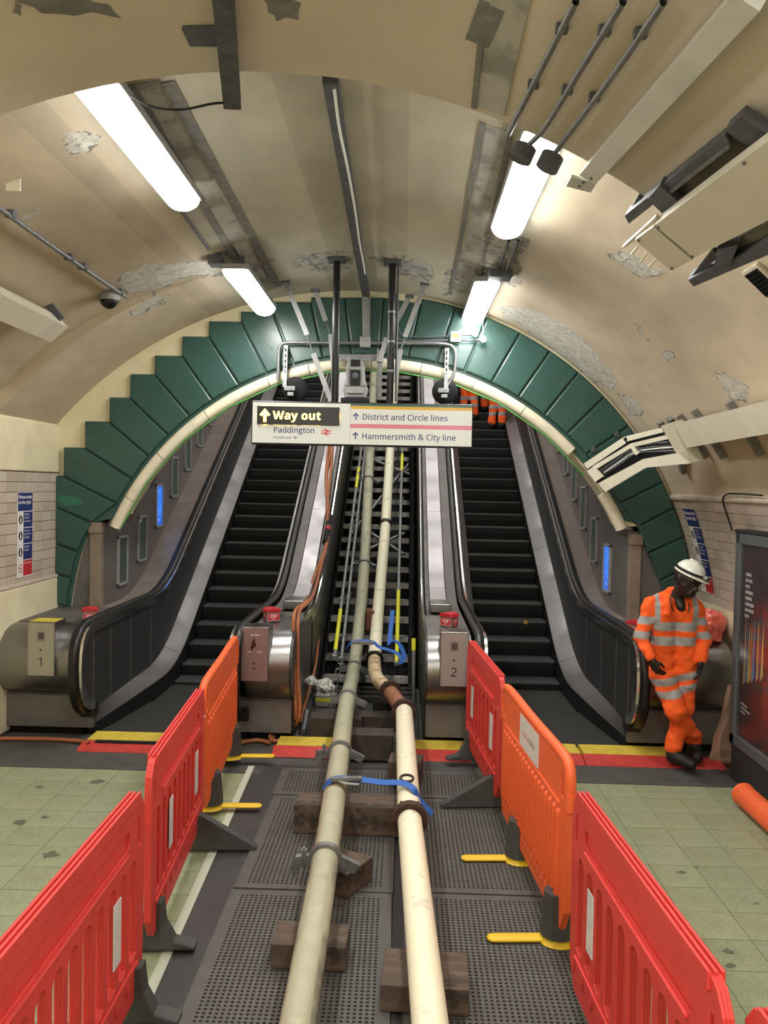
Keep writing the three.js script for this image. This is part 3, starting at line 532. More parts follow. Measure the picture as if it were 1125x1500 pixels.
// things on the dropped lining
{
  const on = (q, d) => dropHit(q[0], q[1], d);
  const band = (name, a, b, w, mat, lift) => { const g = []; for (let i = 0; i < 6; i++) { const p = on([lerp(a[0], b[0], i / 6), lerp(a[1], b[1], i / 6)], lift), q = on([lerp(a[0], b[0], (i + 1) / 6), lerp(a[1], b[1], (i + 1) / 6)], lift); g.push(bar(p, q, w, 0.012, inward(p, DC))); } obj(name, g, mat, ceiling); };
  band('patched_band', [752, -20], [718, 160], 0.14, patchMat, 0.004);
  band('seam_strip', [722, 5], [700, 60], 0.10, M.soot, 0.006); band('seam_strip', [705, 60], [695, 155], 0.025, M.soot, 0.009);
  const blotMat = M.soot.clone();
  for (const P of [[[20, 0], [60, 18], [110, 22], [150, 14], [178, 26], [160, 6], [130, -6], [60, -8]], [[385, -4], [392, 16], [405, 30], [438, 28], [441, 4], [430, -8]], [[22, 2], [18, 18], [30, 22], [32, 6]]]) {
    const pts = P.map(q => on(q, 0.004)), c = pts.reduce((s, p) => s.add(p), V()).divideScalar(pts.length); c.add(inward(c, DC).multiplyScalar(0.004));
    const pos = []; for (let i = 0; i < pts.length; i++) { const a = pts[i], b = pts[(i + 1) % pts.length], m = a.clone().lerp(b, 0.5).lerp(c, rr(0.05, 0.3)); for (const t of [[a, m], [m, b]]) pos.push(...t[0].toArray(), ...t[1].toArray(), ...c.toArray()); }
    const g = new THREE.BufferGeometry(); g.setAttribute('position', new THREE.Float32BufferAttribute(pos, 3)); g.computeVertexNormals(); blotMat.side = THREE.DoubleSide; obj('bare_patch', g, blotMat, ceiling);
  }
  const ch = thing('cut_channel', 'dark steel channel on the ceiling, cut short with a wire hanging from its end', 'channel');
  const a = on([326, -40], 0.04), b = on([340, 132], 0.05); b.y -= 0.01;
  obj('channel', [bar(a, b, 0.085, 0.07, inward(b, DC))], M.darkIron, ch);
  const pl = on([298, 48], 0.015); obj('plate', [bx(0.15, 0.02, 0.13, pl.x, pl.y, pl.z)], M.darkIron, ch);
  obj('wire', tube([b.clone(), onD(310, 152, 3.95), onD(270, 160, 3.98), onD(225, 157, 4.02), onD(190, 140, 4.06)], 0.006, 24, 6), M.blackMatte, ch);
  const tr = thing('ceiling_tray', 'long pale grey cable tray on the near ceiling with a bolted end bracket', 'tray');
  const t0 = on([1115, -30], 0.05), t1 = on([872, 243], 0.05), tn_ = inward(t1, DC);
  obj('tray', [bar(t0, t1, 0.088, 0.05, tn_)], M.paleMetal, tr);
  const e = on([862, 252], 0.055); obj('end_bracket', [bar(e.clone().add(V(-0.07, 0, 0.02)), e.clone().add(V(0.05, -0.03, 0.02)), 0.12, 0.012, tn_)], M.paleMetal, tr);
  for (const q of [[862, 250], [868, 244], [880, 238]]) { const p = on(q, 0.085); obj('bolt', new THREE.SphereGeometry(0.007, 8, 6).translate(p.x, p.y, p.z), M.darkIron, tr); }
  [[[[850, -12], [800, 85], [756, 172], [749, 186]], null], [[[920, -12], [860, 84], [797, 184], [776, 205]], [774, 207]], [[[980, -12], [910, 90], [829, 199], [816, 218]], [814, 220]]].forEach(([pts, disc], i) => {
    const c = thing('ceiling_conduit', ['grey conduit beside the patched seam, its end hooked, no round box', 'grey conduit ending in a round box over the light, second from the patched seam', 'grey conduit ending in a round box, third from the patched seam'][i], 'conduit');
    obj('pipe', tube(pts.map(q => on(q, 0.035)), 0.013, 24), M.galv, c);
    for (const t of [0.25, 0.7]) { const q = [lerp(pts[0][0], pts[2][0], t), lerp(pts[0][1], pts[2][1], t)], p = on(q, 0.02); obj('saddle', bx(0.045, 0.035, 0.03, p.x, p.y, p.z, 0.006), M.darkIron, c); }
    if (disc) { const p = on(disc, 0.06), n = inward(p, DC); obj('round_box', cyl(p.clone().addScaledVector(n, -0.03), p.clone().addScaledVector(n, 0.035), 0.055, 24), M.darkIron, c); }
  });
}
// trunking and brackets, upper right
const hexa = (q, D, back) => {                           // a slab whose front face has these four corners of the photograph at these depths
    const f = q.map((p, i) => onD(p[0], p[1], D[i])), n = f[1].clone().sub(f[0]).cross(f[2].clone().sub(f[0])), r3 = ray(...q[3]); f[3] = EYE.clone().addScaledVector(r3, n.dot(f[0].clone().sub(EYE)) / n.dot(r3)); const k = f.map(p => p.clone().add(back)), pos = [], F = (a, b, c, d) => { for (const v of [a, b, c, a, c, d]) pos.push(v.x, v.y, v.z); };
    F(f[0], f[1], f[2], f[3]); F(k[3], k[2], k[1], k[0]); for (let i = 0; i < 4; i++) { const j = (i + 1) % 4; F(f[j], f[i], k[i], k[j]); }
    const g = new THREE.BufferGeometry(); g.setAttribute('position', new THREE.Float32BufferAttribute(pos, 3)); g.computeVertexNormals(); g.deleteAttribute('uv'); return fixWinding(g);
  };
{
  const at = (q, D) => onD(q[0], q[1], D);
  const back = V(0.035, 0.06, -0.05);
  const under = (q, k, bk = back) => hexa(q, q.map(p => -dropHit(p[0], p[1]).z * k), bk);   // hung at k of the distance to the lining behind it
  const o = thing('wide_trunking', 'wide cream trunking high on the right vault with a sharp open end', 'trunking');
  obj('cover', under([[1190, 158], [959, 330], [1016, 378], [1190, 290]], 0.89), M.trunk, o);
  obj('end_cover', under([[957, 332], [930, 352], [983, 397], [1014, 381]], 0.89), M.trunk, o);
  obj('lid_point', under([[960, 318], [911, 363], [914, 364], [966, 326]], 0.905, V(0.01, 0.02, -0.01)), M.trunk, o);
  for (const [px, py] of [[1090, 239], [964, 333], [1014, 376], [984, 393], [936, 352]]) obj('screw', new THREE.SphereGeometry(0.007, 8, 6).translate(...onD(px, py, -dropHit(px, py).z * 0.888).toArray()), M.darkIron, o);
  for (const [p, q] of [[[934, 362], [926, 372]], [[948, 370], [938, 384]], [[962, 378], [950, 392]]]) obj('lath', cyl(onD(...p, 3.95), onD(...q, 4.0), 0.006, 8), M.creamTrim, o);
  const s = thing('channel_rail', 'dark steel channel rail above the wide cream trunking', 'rail');
  obj('rail', under([[1062, 198], [915, 316], [921, 328], [1070, 211]], 0.945), M.darkIron, s);
  obj('inner_rail', under([[1066, 213], [966, 291], [969, 295], [1069, 217]], 0.94, V(0.01, 0.02, -0.02)), M.galv, s);
  obj('cross_rail', under([[1086, 170], [1062, 192], [1100, 216], [1124, 196]], 0.95), M.darkIron, s);
  obj('back_plate', under([[1064, 206], [960, 290], [990, 312], [1100, 222]], 0.975, V(0.01, 0.02, -0.01)), M.soot, s);
  obj('clamp', under([[966, 272], [948, 292], [976, 318], [996, 298]], 0.935), M.darkIron, s);
  obj('stub', under([[934, 288], [920, 312], [926, 316], [942, 293]], 0.97, V(0.01, 0.02, -0.01)), M.darkIron, s);
  const t = thing('channel_rail', 'dark steel channel rail below the wide cream trunking', 'rail');
  obj('rail', under([[1180, 330], [1008, 410], [1016, 420], [1180, 350]], 0.90), M.darkIron, t);
  obj('back_plate', under([[1180, 296], [1046, 366], [1062, 388], [1180, 330]], 0.93, V(0.01, 0.02, -0.01)), M.soot, t);
  obj('strut', under([[1044, 366], [1010, 408], [1020, 410], [1054, 374]], 0.91, V(0.01, 0.02, -0.01)), M.darkIron, t);
  obj('clamp', under([[1050, 366], [1046, 392], [1070, 388], [1080, 362]], 0.895), M.darkIron, t);
  const gr = vaultHit(1122, 408, 0.02), g = thing('vent_grille', 'small black mesh grille at the edge of the right vault', 'grille', [gr.x, gr.y, gr.z]); g.rotation.z = -0.75;
  obj('frame', bx(0.22, 0.02, 0.2, 0, 0, 0), M.trunk, g); const sl = []; for (let i = 0; i < 7; i++) sl.push(bx(0.18, 0.012, 0.008, 0, -0.014, -0.072 + i * 0.024)); for (let i = 0; i < 7; i++) sl.push(bx(0.008, 0.012, 0.15, -0.084 + i * 0.028, -0.014, 0)); obj('mesh', sl, M.black, g);
}
// long trunking along the right wall, with its open cable tray
{
  const o = thing('wall_trunking', 'long cream trunking on brackets along the right wall', 'trunking');
  const wallD = (q, d) => { const r = ray(q[0], q[1]); r.multiplyScalar(-1 / r.z); let D = 1; while (D < ARCH && Math.hypot(r.x * D - RC.x, EYE.y + r.y * D - RC.y) < RC.r - d) D += 0.01; return D; };
  const quad = (name, q, inset, o2, mat, back = V(0.05, 0.02, -0.04)) => obj(name, hexa(q, q.map(p => wallD(p, inset)), back), mat, o2);
  const DB = wallD([996, 640], 0.2);
  obj('box', hexa([[987, 621], [1006, 656], [1185, 625], [1185, 572]], [DB, DB - 0.05, wallD([1185, 600], 0.2), 6], V(0.12, 0.03, 0)), M.trunk, o);
  obj('end_frame', hexa([[968, 624], [1000, 681], [1014, 678], [983, 619]], [DB + 0.1, DB + 0.08, DB, 8], V(0.10, 0.03, 0)), M.trunk, o);
  for (const [a, b] of [[[970, 615], [985, 650]], [[985, 610], [1005, 690]], [[998, 606], [1040, 668]], [[1020, 598], [1065, 668]], [[1072, 586], [1120, 664]]]) { const p = vaultHit(...a), q = vaultHit(...b); obj('bracket', bar(p.add(inward(p).multiplyScalar(0.03)), q.add(inward(q).multiplyScalar(0.03)), 0.055, 0.05, inward(q)), M.soot, o); }
  const t = thing('open_cable_tray', 'open cream cable tray over the right side of the green ring', 'tray');
  const tD = px => lerp(ARCH - 0.16, DB + 0.08, Math.max(0, (px - 855) / 135));
  const strip = (name, pts, mat, back = V(0.03, 0.01, -0.03), z = 0) => obj(name, hexa(pts, pts.map(p => tD(p[0]) - z), back), mat, t);
  strip('tray_lip', [[855, 679], [860, 687], [917, 649], [914, 640]], M.trunk); strip('tray_lip', [[914, 640], [917, 647], [972, 633], [969, 627]], M.trunk);
  strip('tray_rail', [[868, 683], [872, 688], [926, 655], [923, 650]], M.trunk); strip('tray_rail', [[923, 650], [926, 655], [979, 643], [977, 637]], M.trunk);
  strip('end_plate', [[859, 690], [872, 706], [883, 698], [870, 683]], M.trunk);
  strip('tray_side', [[876, 708], [886, 721], [946, 685], [941, 673]], M.trunk); strip('tray_side', [[941, 673], [946, 685], [1010, 679], [993, 664]], M.trunk);
  strip('tray_rung', [[921, 652], [931, 667], [936, 664], [926, 650]], M.trunk, undefined, 0.01);
  strip('tray_back', [[856, 684], [882, 716], [944, 680], [917, 640]], M.black, V(0.01, 0, -0.01), -0.05); strip('tray_back', [[916, 642], [942, 680], [1000, 668], [972, 628]], M.black, V(0.01, 0, -0.01), -0.05);
  for (let i = 0; i < 9; i++) { const k = (i + 0.5) / 9, q = (a, b) => { const x = lerp(a[0], b[0], k) + rr(-1.5, 1.5), y = lerp(a[1], b[1], k) + rr(-1.2, 1.2); return onD(x, y, tD(x) + 0.015); }; obj('cable', tube([q([880, 686], [886, 696]), q([903, 670], [912, 680]), q([926, 655], [932, 666]), q([952, 648], [962, 664]), q([976, 643], [992, 663])], 0.007, 20, 6), i % 3 === 1 ? M.galv : i === 5 ? M.white : M.blackMatte, t); }
  for (const q of [[903, 636], [869, 658]]) { const p = onD(q[0], q[1], ARCH - 0.09); obj('lug', [bx(0.05, 0.06, 0.02, p.x, p.y, p.z, 0.005)], M.darkIron, t); }
}
// ---------------------------------------------------------------- escalators
function loft(Ds, fn, smooth = true) {                     // closed section fn(D) = [(x, y)...] carried through the depths Ds
  const S = Ds.map(fn), m = S[0].length, pos = [], idx = [];
  S.forEach((s, i) => s.forEach(([x, y]) => pos.push(x, y, -Ds[i])));
  for (let i = 0; i < Ds.length - 1; i++) for (let j = 0; j < m; j++) { const k = (j + 1) % m, a = i * m + j, b = i * m + k; idx.push(a, b, a + m, b, b + m, a + m); }
  const o = (Ds.length - 1) * m; for (let j = 1; j < m - 1; j++) { idx.push(0, j + 1, j); idx.push(o, o + j, o + j + 1); }
  const g = new THREE.BufferGeometry(); g.setAttribute('position', new THREE.Float32BufferAttribute(pos, 3)); g.setIndex(idx);
  return fixWinding(toCreasedNormals(g, smooth ? 0.5 : 0.1));
}
function rebase(o, x, y, z) { o.position.set(x, y, z); for (const c of o.children) c.position.sub(o.position); return o; }
const SLOPE = [...range(9.4, 11.4, 20), ...range(11.6, TOPD, 30)];
const LONG = [8.03, 8.2, 8.4, 8.6, 8.8, 9.0, 9.2, ...SLOPE];
const flare = D => Math.pow(Math.max(0, Math.min(1, (9.7 - D) / 1.65)), 1.4);   // the skirt opens out towards the landing
const skirtY = lineY(0.22, 0.14), bandY = lineY(0.29, 0.23);
const LOOP = [[7.95, 0.27], [7.86, 0.275], [7.77, 0.305], [7.69, 0.37], [7.625, 0.47], [7.588, 0.60], [7.575, 0.75], [7.588, 0.89], [7.625, 1.0], [7.69, 1.08], [7.77, 1.125], [7.87, 1.147], [8.0, 1.15]];
const RAILPATH = [...LOOP, ...range(8.2, 9.4, 6).map(D => [D, railY(D)]), ...SLOPE.slice(1).map(D => [D, railY(D)])];
const offsetPath = n => RAILPATH.map((p, i) => { const a = RAILPATH[Math.max(i - 1, 0)], b = RAILPATH[Math.min(i + 1, RAILPATH.length - 1)]; let tx = b[0] - a[0], ty = b[1] - a[1]; const l = Math.hypot(tx, ty); return [p[0] - n * ty / l, p[1] + n * tx / l]; });
const BULGE = [[8.15, 1.08], [8.02, 1.068], [7.92, 1.03], [7.84, 0.965], [7.785, 0.875], [7.762, 0.77], [7.768, 0.66], [7.80, 0.565], [7.86, 0.49], [7.94, 0.44], [8.02, 0.42]];
const smoothPrism = (P, x0, x1) => toCreasedNormals(prism(P, x0, x1), 0.45);
const rect = (x0, x1, y0, y1) => [[x0, y0], [x1, y0], [x1, y1], [x0, y1]];
const treadMat = std({ color: 0xffffff, metalness: 0.55, roughness: 0.5, map: dataTex(128, (u, v) => { const g = (u * 32 % 1 < 0.45 ? 48 : 108) + 10 * tn(u, v, 6, 3); return [g, g, g]; }, true, 0.36) });
const riserMat = std({ color: 0xffffff, metalness: 0.4, roughness: 0.5, map: dataTex(128, (u, v) => { const g = (u * 32 % 1 < 0.5 ? 16 : 30); return [g, g, g + 1]; }, true, 0.36) });
const combMat = std({ color: 0xffffff, metalness: 0.3, roughness: 0.55, map: dataTex(128, (u, v) => { const g = (u * 24 % 1 < 0.5 ? 44 : 62) + 12 * tn(u, v, 5, 3); return [g, g, g * 0.98]; }, true, 0.4) });
const deckStone = std({ color: 0xffffff, metalness: 0.35, roughness: 0.5, map: mottled([150, 138, 130], 0.12, 5, 0.9) });
const stepGeo = metreUV(clean(prism([[0, 0], [0.362, -0.002], [0.362, -0.03], [0.05, -0.212], [0.022, -0.205], [0.004, -0.10]], -0.495, 0.495)));
const treadGeo = metreUV(clean(prism([[-0.004, -0.014], [-0.004, 0.003], [0.006, 0.006], [0.345, 0.006], [0.345, 0]], -0.494, 0.494)));

function balustrade(o, edge, s, outer) {                   // one side: `edge` is the side of the steps, s points away from them
  const X = k => edge + s * k, R2 = (a, b) => [Math.min(X(a), X(b)), Math.max(X(a), X(b))];
  obj('skirt', loft(LONG, D => rect(...R2(0.005 + 0.2 * flare(D), 0.022 + 0.2 * flare(D)), D < 10 ? 0.0 : Math.max(0, NOSE(D) - 0.28), skirtY(D) - 0.09 * flare(D))), M.skirt, o);
  const cut = [8.03, 9.1, 10.35, 12.6, 15.0, 17.4, TOPD];
  for (let i = 0; i < cut.length - 1; i++) { const Ds = [cut[i] + 0.003, ...LONG.filter(D => D > cut[i] + 0.02 && D < cut[i + 1] - 0.02), cut[i + 1] - 0.003]; obj('inner_decking', loft(Ds, D => [[X(0.2 * flare(D)), skirtY(D) - 0.09 * flare(D)], [X(0.012 + 0.2 * flare(D)), skirtY(D) + 0.012 - 0.08 * flare(D)], [X(0.21 + 0.01 * flare(D)), bandY(D) + 0.012], [X(0.24), bandY(D) - 0.02], [X(0.24), skirtY(D) - 0.02 - 0.09 * flare(D)]]), M.decking, o); }
  // dark panels between decking and handrail
  const inn = offsetPath(-0.10), front = inn.slice(0, 12), [p0, p1] = R2(0.205, 0.235);
  obj('balustrade_panel', prism([[7.944, 0.30], ...front.filter(p => p[0] < 7.945), [7.944, railY(7.944) - 0.07]], p0, p1), M.darkPanel, o);
  const seams = [7.95, 8.42, 9.05, 9.8, 10.9, 12.4, 14, 15.6, 17.2, 18.8, TOPD];
  for (let i = 0; i < seams.length - 1; i++) { const a = seams[i] + 0.003, b = seams[i + 1] - 0.003, Ds = range(a, b, 8); obj('balustrade_panel', prism([...Ds.map(D => [D, bandY(D)]), ...Ds.slice().reverse().map(D => [D, railY(D) - 0.075])], p0, p1), M.darkPanel, o); }
  for (const D of [7.945, 8.42, 9.05, 9.8]) obj('panel_seam', prism([[D - 0.005, bandY(D)], [D + 0.005, bandY(D)], [D + 0.005, railY(D) - 0.08], [D - 0.005, railY(D) - 0.08]], ...R2(0.202, 0.22)), M.dullSteel, o);
  const [q0, q1] = R2(0.185, 0.24); obj('handrail_guide', sweepPath(RAILPATH, rect(q0, q1, -0.105, -0.018)), M.polished, o);
  const hx = X(0.262), sec = []; for (let k = 0; k < 12; k++) { const a = k / 12 * 2 * Math.PI; sec.push([hx + 0.046 * Math.cos(a), 0.002 + 0.026 * Math.sin(a)]); }
  obj('handrail', sweepPath(RAILPATH, sec), M.blackRubber, o);
  obj('handrail_entry', bx(0.14, 0.14, 0.16, hx, 0.27, -8.0, 0.02), M.blackRubber, o);
  // newel body and decking
  const far = outer ? Math.abs((s < 0 ? XL + 0.05 : 3.16) - edge) : 0.74, [b0, b1] = R2(0.315, far);
  obj('newel_body', smoothPrism([[9.25, 1.08], ...BULGE, [9.25, 0.42]], b0, b1), M.steel, o);
  obj('newel_plinth', [prism([[7.96, 0.09], [7.96, 0.40], [7.985, 0.425], [9.2, 0.425], [9.2, 0.09]], ...R2(0.215, far))], M.dullSteel, o);
  obj('kick_plate', [prism([[8.04, 0], [8.04, 0.095], [9.2, 0.095], [9.2, 0]], ...R2(0.3, far)), prism([[8.04, 0.0], [8.04, 0.12], [8.4, 0.12], [8.4, 0]], ...R2(0.2, 0.34))], M.black, o);
  if (outer) {
    for (const [a, b] of [[9.22, 10.5], [10.5, 12.3], [12.3, 14.4], [14.4, 17], [17, TOPD]]) { const Ds = range(a + 0.004, b - 0.004, 14); obj('outer_decking', loft(Ds, D => rect(...R2(0.30, Math.abs((s < 0 ? XWL : XWR) - edge) + 0.02), deckY(D) - 0.06, deckY(D) + 0.004)), deckStone, o); }
    obj('deck_plate', [prism([[8.2, 1.07], [8.2, 1.088], [9.2, 1.088], [9.2, 1.07]], ...R2(0.32, far - 0.005))], M.dullSteel, o);
  } else {
    const Ds = [9.0, ...SLOPE];
    obj('outer_decking', loft([8.15, 8.6, ...Ds], D => rect(...R2(0.315, 0.435), deckY(D) - 0.05, deckY(D) + 0.006)), M.dullSteel, o);
    for (const [a, b] of [[9.86, 10.5], [10.5, 12.2], [12.2, 13.9], [13.9, 15.6], [15.6, TOPD]]) obj('deck_cover', loft(range(a + 0.004, b - 0.004, 12), D => rect(...R2(0.45, 0.645), deckY(D) - 0.05, deckY(D) + 0.03)), M.brightSteel, o);
    obj('deck_base', loft([9.2, ...SLOPE.slice(2)], D => rect(...R2(0.315, 0.70), Math.max(0.05, deckY(D) - 0.9), deckY(D) - 0.03)), M.dullSteel, o);
    obj('deck_end_box', bx(0.24, 0.10, 0.4, X(0.55), 1.13, -9.66, 0.01), M.steel, o);
    obj('deck_slot', loft(Ds, D => rect(...R2(0.65, 0.735), deckY(D) - 0.3, deckY(D) - 0.11)), M.black, o);
    obj('edge_rail', loft(Ds, D => rect(...R2(0.735, 0.752), deckY(D) - 0.16, deckY(D) - 0.005)), M.polished, o);
    obj('shaft_side', [prism([[9.6, 1.0], ...BULGE.map(([D, y]) => [D + 0.02, y - 0.01]), [8.1, 0.02], [9.6, 0.02]], ...R2(0.742, 0.76)), loft([9.5, ...SLOPE.slice(1)], D => rect(...R2(0.742, 0.76), Math.max(-0.2, NOSE(D) - 0.9), deckY(D) - 0.16))], M.darkPanel, o);
  }
}
const plateTex = (n, bg, red) => canvasTex(256, 512, (x, w, h) => {
  x.fillStyle = bg; x.fillRect(0, 0, w, h);
  for (let i = 0; i < 900; i++) { x.fillStyle = `rgba(${i % 2 ? '60,50,45' : '240,235,230'},0.05)`; x.fillRect(rnd() * w, rnd() * h, 3, 14); }
  x.fillStyle = '#8b8482'; if (!red) { x.fillRect(86, 80, 84, 100); x.fillStyle = '#5a4e4c'; x.fillRect(100, 94, 56, 66); x.fillStyle = '#463f3c'; x.beginPath(); x.arc(124, 262, 11, 0, 7); x.fill(); x.fillStyle = '#1d1b1a'; x.font = '120px sans-serif'; x.textAlign = 'center'; x.fillText(n, 128, 420); }
  else { x.fillStyle = '#e7dfd6'; x.fillRect(86, 60, 84, 8); x.fillRect(58, 226, 50, 6); x.fillRect(150, 226, 50, 6); x.fillStyle = '#4a1f1c'; x.beginPath(); x.moveTo(124, 88); x.lineTo(132, 130); x.lineTo(146, 170); x.lineTo(116, 190); x.lineTo(96, 232); x.lineTo(86, 190); x.lineTo(100, 130); x.fill(); x.fillStyle = '#5d443e'; for (const y of [340, 392]) { x.beginPath(); x.arc(124, y, 13, 0, 7); x.fill(); } x.strokeStyle = '#7d5f57'; x.lineWidth = 4; x.strokeRect(56, 300, 140, 150); }
  x.fillStyle = '#57504c'; for (const [a, b] of [[14, 24], [242, 24], [14, 488], [242, 488]]) { x.beginPath(); x.arc(a, b, 5, 0, 7); x.fill(); }
});
function controlBox(x, n, bg, label, red) {
  const o = thing('control_box', label, 'control box', [x, 0.64, -7.86]);
  obj('housing', bx(0.265, 0.52, 0.26, 0, 0.26, 0, 0.006), M.steel, o);
  obj('cover_plate', new THREE.PlaneGeometry(0.25, 0.50).translate(0, 0.26, 0.1315), std({ map: plateTex(n, bg, red), roughness: 0.5, metalness: 0.25 }), o, true);
  if (n === '1') obj('yellow_sticker', bx(0.24, 0.004, 0.2, 0, 0.522, 0.01), std({ color: 0xc9b93c, roughness: 0.6 }), o);
  return o;
}
controlBox(-3.42, '1', '#a49f8e', 'beige control box marked 1 on the rounded newel by the left wall');
controlBox(-1.375, '', '#8d706c', 'control box with a pinkish plate and a broken dark opening', true);
controlBox(0.515, '2', '#a09490', 'control box marked 2 on the newel beside the red barrier');
const stopTex = canvasTex(256, 128, (x, w, h) => { x.fillStyle = '#b5232c'; x.fillRect(0, 0, w, h); x.strokeStyle = '#e7b9b6'; x.lineWidth = 5; x.strokeRect(8, 8, w - 16, h - 16); x.fillStyle = '#f6e9e6'; x.font = 'bold 66px sans-serif'; x.textAlign = 'center'; x.fillText('STOP', w / 2, 74); x.fillRect(100, 92, 56, 9); });
function stopBox(px, py, D, turn, label) {
  const p = onD(px, py, D); const o = thing('emergency_stop', label, 'stop button', [p.x, 1.085, p.z], turn, 'emergency stop boxes on the newels');
  obj('case', bx(0.15, 0.11, 0.12, 0, 0.055, 0, 0.008), M.galv, o);
  obj('red_roof', extrude([[-0.085, 0], [0.085, 0], [0.07, 0.03], [0, 0.042], [-0.07, 0.03]], 0.14, 0.004).translate(0, 0.108, -0.07), std({ color: 0xb8242b, roughness: 0.45 }), o);
  const m = std({ map: stopTex, roughness: 0.4 });
  obj('stop_plate', new THREE.PlaneGeometry(0.125, 0.08).translate(0, 0.055, 0.0612), m, o, true);
  obj('stop_plate', new THREE.PlaneGeometry(0.10, 0.08).rotateY(Math.PI / 2).translate(0.0762, 0.055, 0), m, o, true);
  obj('stop_plate', new THREE.PlaneGeometry(0.10, 0.08).rotateY(-Math.PI / 2).translate(-0.0762, 0.055, 0), m, o, true);
}
stopBox(132, 892, 8.28, 0.35, 'red stop box on the flat deck of the left wall newel');
stopBox(398, 900, 8.55, 0.5, 'red stop box behind the control box with the pinkish plate');
stopBox(658, 904, 8.5, -0.7, 'red stop box behind the control box marked 2');
stopBox(931, 911, 8.3, -0.6, 'red stop box on the right wall newel beside the worker');

function escalator(label, x0, d0, h0, sides) {
  const o = thing('escalator', label, 'escalator');
  const xc = x0 + 0.5;
  for (const [e, s, outer] of sides) balustrade(o, e, s, outer);
  obj('landing_plate', [bx(1.42, 0.02, 1.25, xc, 0.005, -8.65), bx(1.02, 0.02, 1.0, xc, 0.005, -9.78)], combMat, o);
  for (let k = 0; k < 31; k++) {
    const st = piece('step', stepGeo, riserMat, o); st.position.set(xc, k ? h0 + 0.2 * k : Math.max(h0, 0.05), -(d0 + 0.3464 * k));
    piece('tread', treadGeo, treadMat, st);
  }
  rebase(o, xc, 0, -9);
}
escalator('left escalator with dark steps, newel and box marked 1', -2.79, 10.088, -0.01, [[-2.79, -1, true], [-1.79, 1, false]]);
escalator('right escalator with dark steps, newel and box marked 2', 1.006, 10.28, 0.1, [[2.006, 1, true], [1.006, -1, false]]);
{ // the middle escalator, stripped: only the frame is left
  const o = thing('stripped_escalator', 'middle escalator stripped to its bare cross bars, pipes laid over it', 'escalator');
  const barMat = std({ color: 0xffffff, roughness: 0.6, metalness: 0.3, map: mottled([156, 153, 146], 0.2, 8, 0.5) });
  for (let k = 0; k < 32; k++) { const D = 10.05 + 0.345 * k, y = NOSE(D) - 0.10; obj('cross_bar', [bx(1.08, 0.075, 0.05, -0.43, y, -D), bx(1.08, 0.015, 0.12, -0.43, y + 0.03, -D - 0.04)], barMat, o); }
  for (const x of [-0.985, 0.135]) obj('side_track', loft([9.6, ...SLOPE.slice(2)], D => rect(x - 0.02, x + 0.02, Math.max(-0.1, NOSE(D) - 0.32), Math.max(0.02, NOSE(D) - 0.12))), M.blackMatte, o);
  obj('inner_floor', loft(SLOPE.slice(3), D => rect(-1.0, 0.21, NOSE(D) - 0.75, NOSE(D) - 0.7)), M.blackMatte, o);
  obj('pit_plate', [bx(1.24, 0.02, 2.2, -0.41, 0.004, -9.1)], M.concreteDark, o);
  for (let k = 0; k < 3; k++) obj('pit_bar', bx(1.16, 0.06, 0.08, -0.42, 0.05 + 0.005 * k, -9.5 - 0.2 * k), M.darkPanel, o);
  rebase(o, -0.4, 0, -9.5);
}
// ---------------------------------------------------------------- crowd barriers
const plastic = (c) => new THREE.MeshPhysicalMaterial({ color: 0xffffff, roughness: 0.48, map: mottled(c, 0.07, 7, 0.7), bumpMap: fine, bumpScale: 0.0008 });
const redPlastic = plastic([216, 66, 60]), orangePlastic = plastic([240, 104, 54]), footRubber = std({ color: 0xffffff, roughness: 0.7, map: mottled([66, 66, 63], 0.2, 8, 0.4) });
const yellowPlastic = std({ color: 0xe0b81c, roughness: 0.5 }), reflex = std({ color: 0xffffff, roughness: 0.3, map: mottled([222, 222, 220], 0.06, 8, 0.3) });
const slot = (x, y0, y1, w) => { const P = [[x - w / 2, y0 + 0.02], [x, y0], [x + w / 2, y0 + 0.02]]; for (const a of range(0, Math.PI, 6)) P.push([x + w / 2 * Math.cos(a), y1 - w / 2 + w / 2 * Math.sin(a)]); return P; };
const along = (x0, x1, y0, y1, r) => [[x0, y0 + r], [x0 + r, y0], [x1 - r, y0], [x1, y0 + r], [x1, y1 - r], [x1 - r, y1], [x0 + r, y1], [x0, y1 - r]];
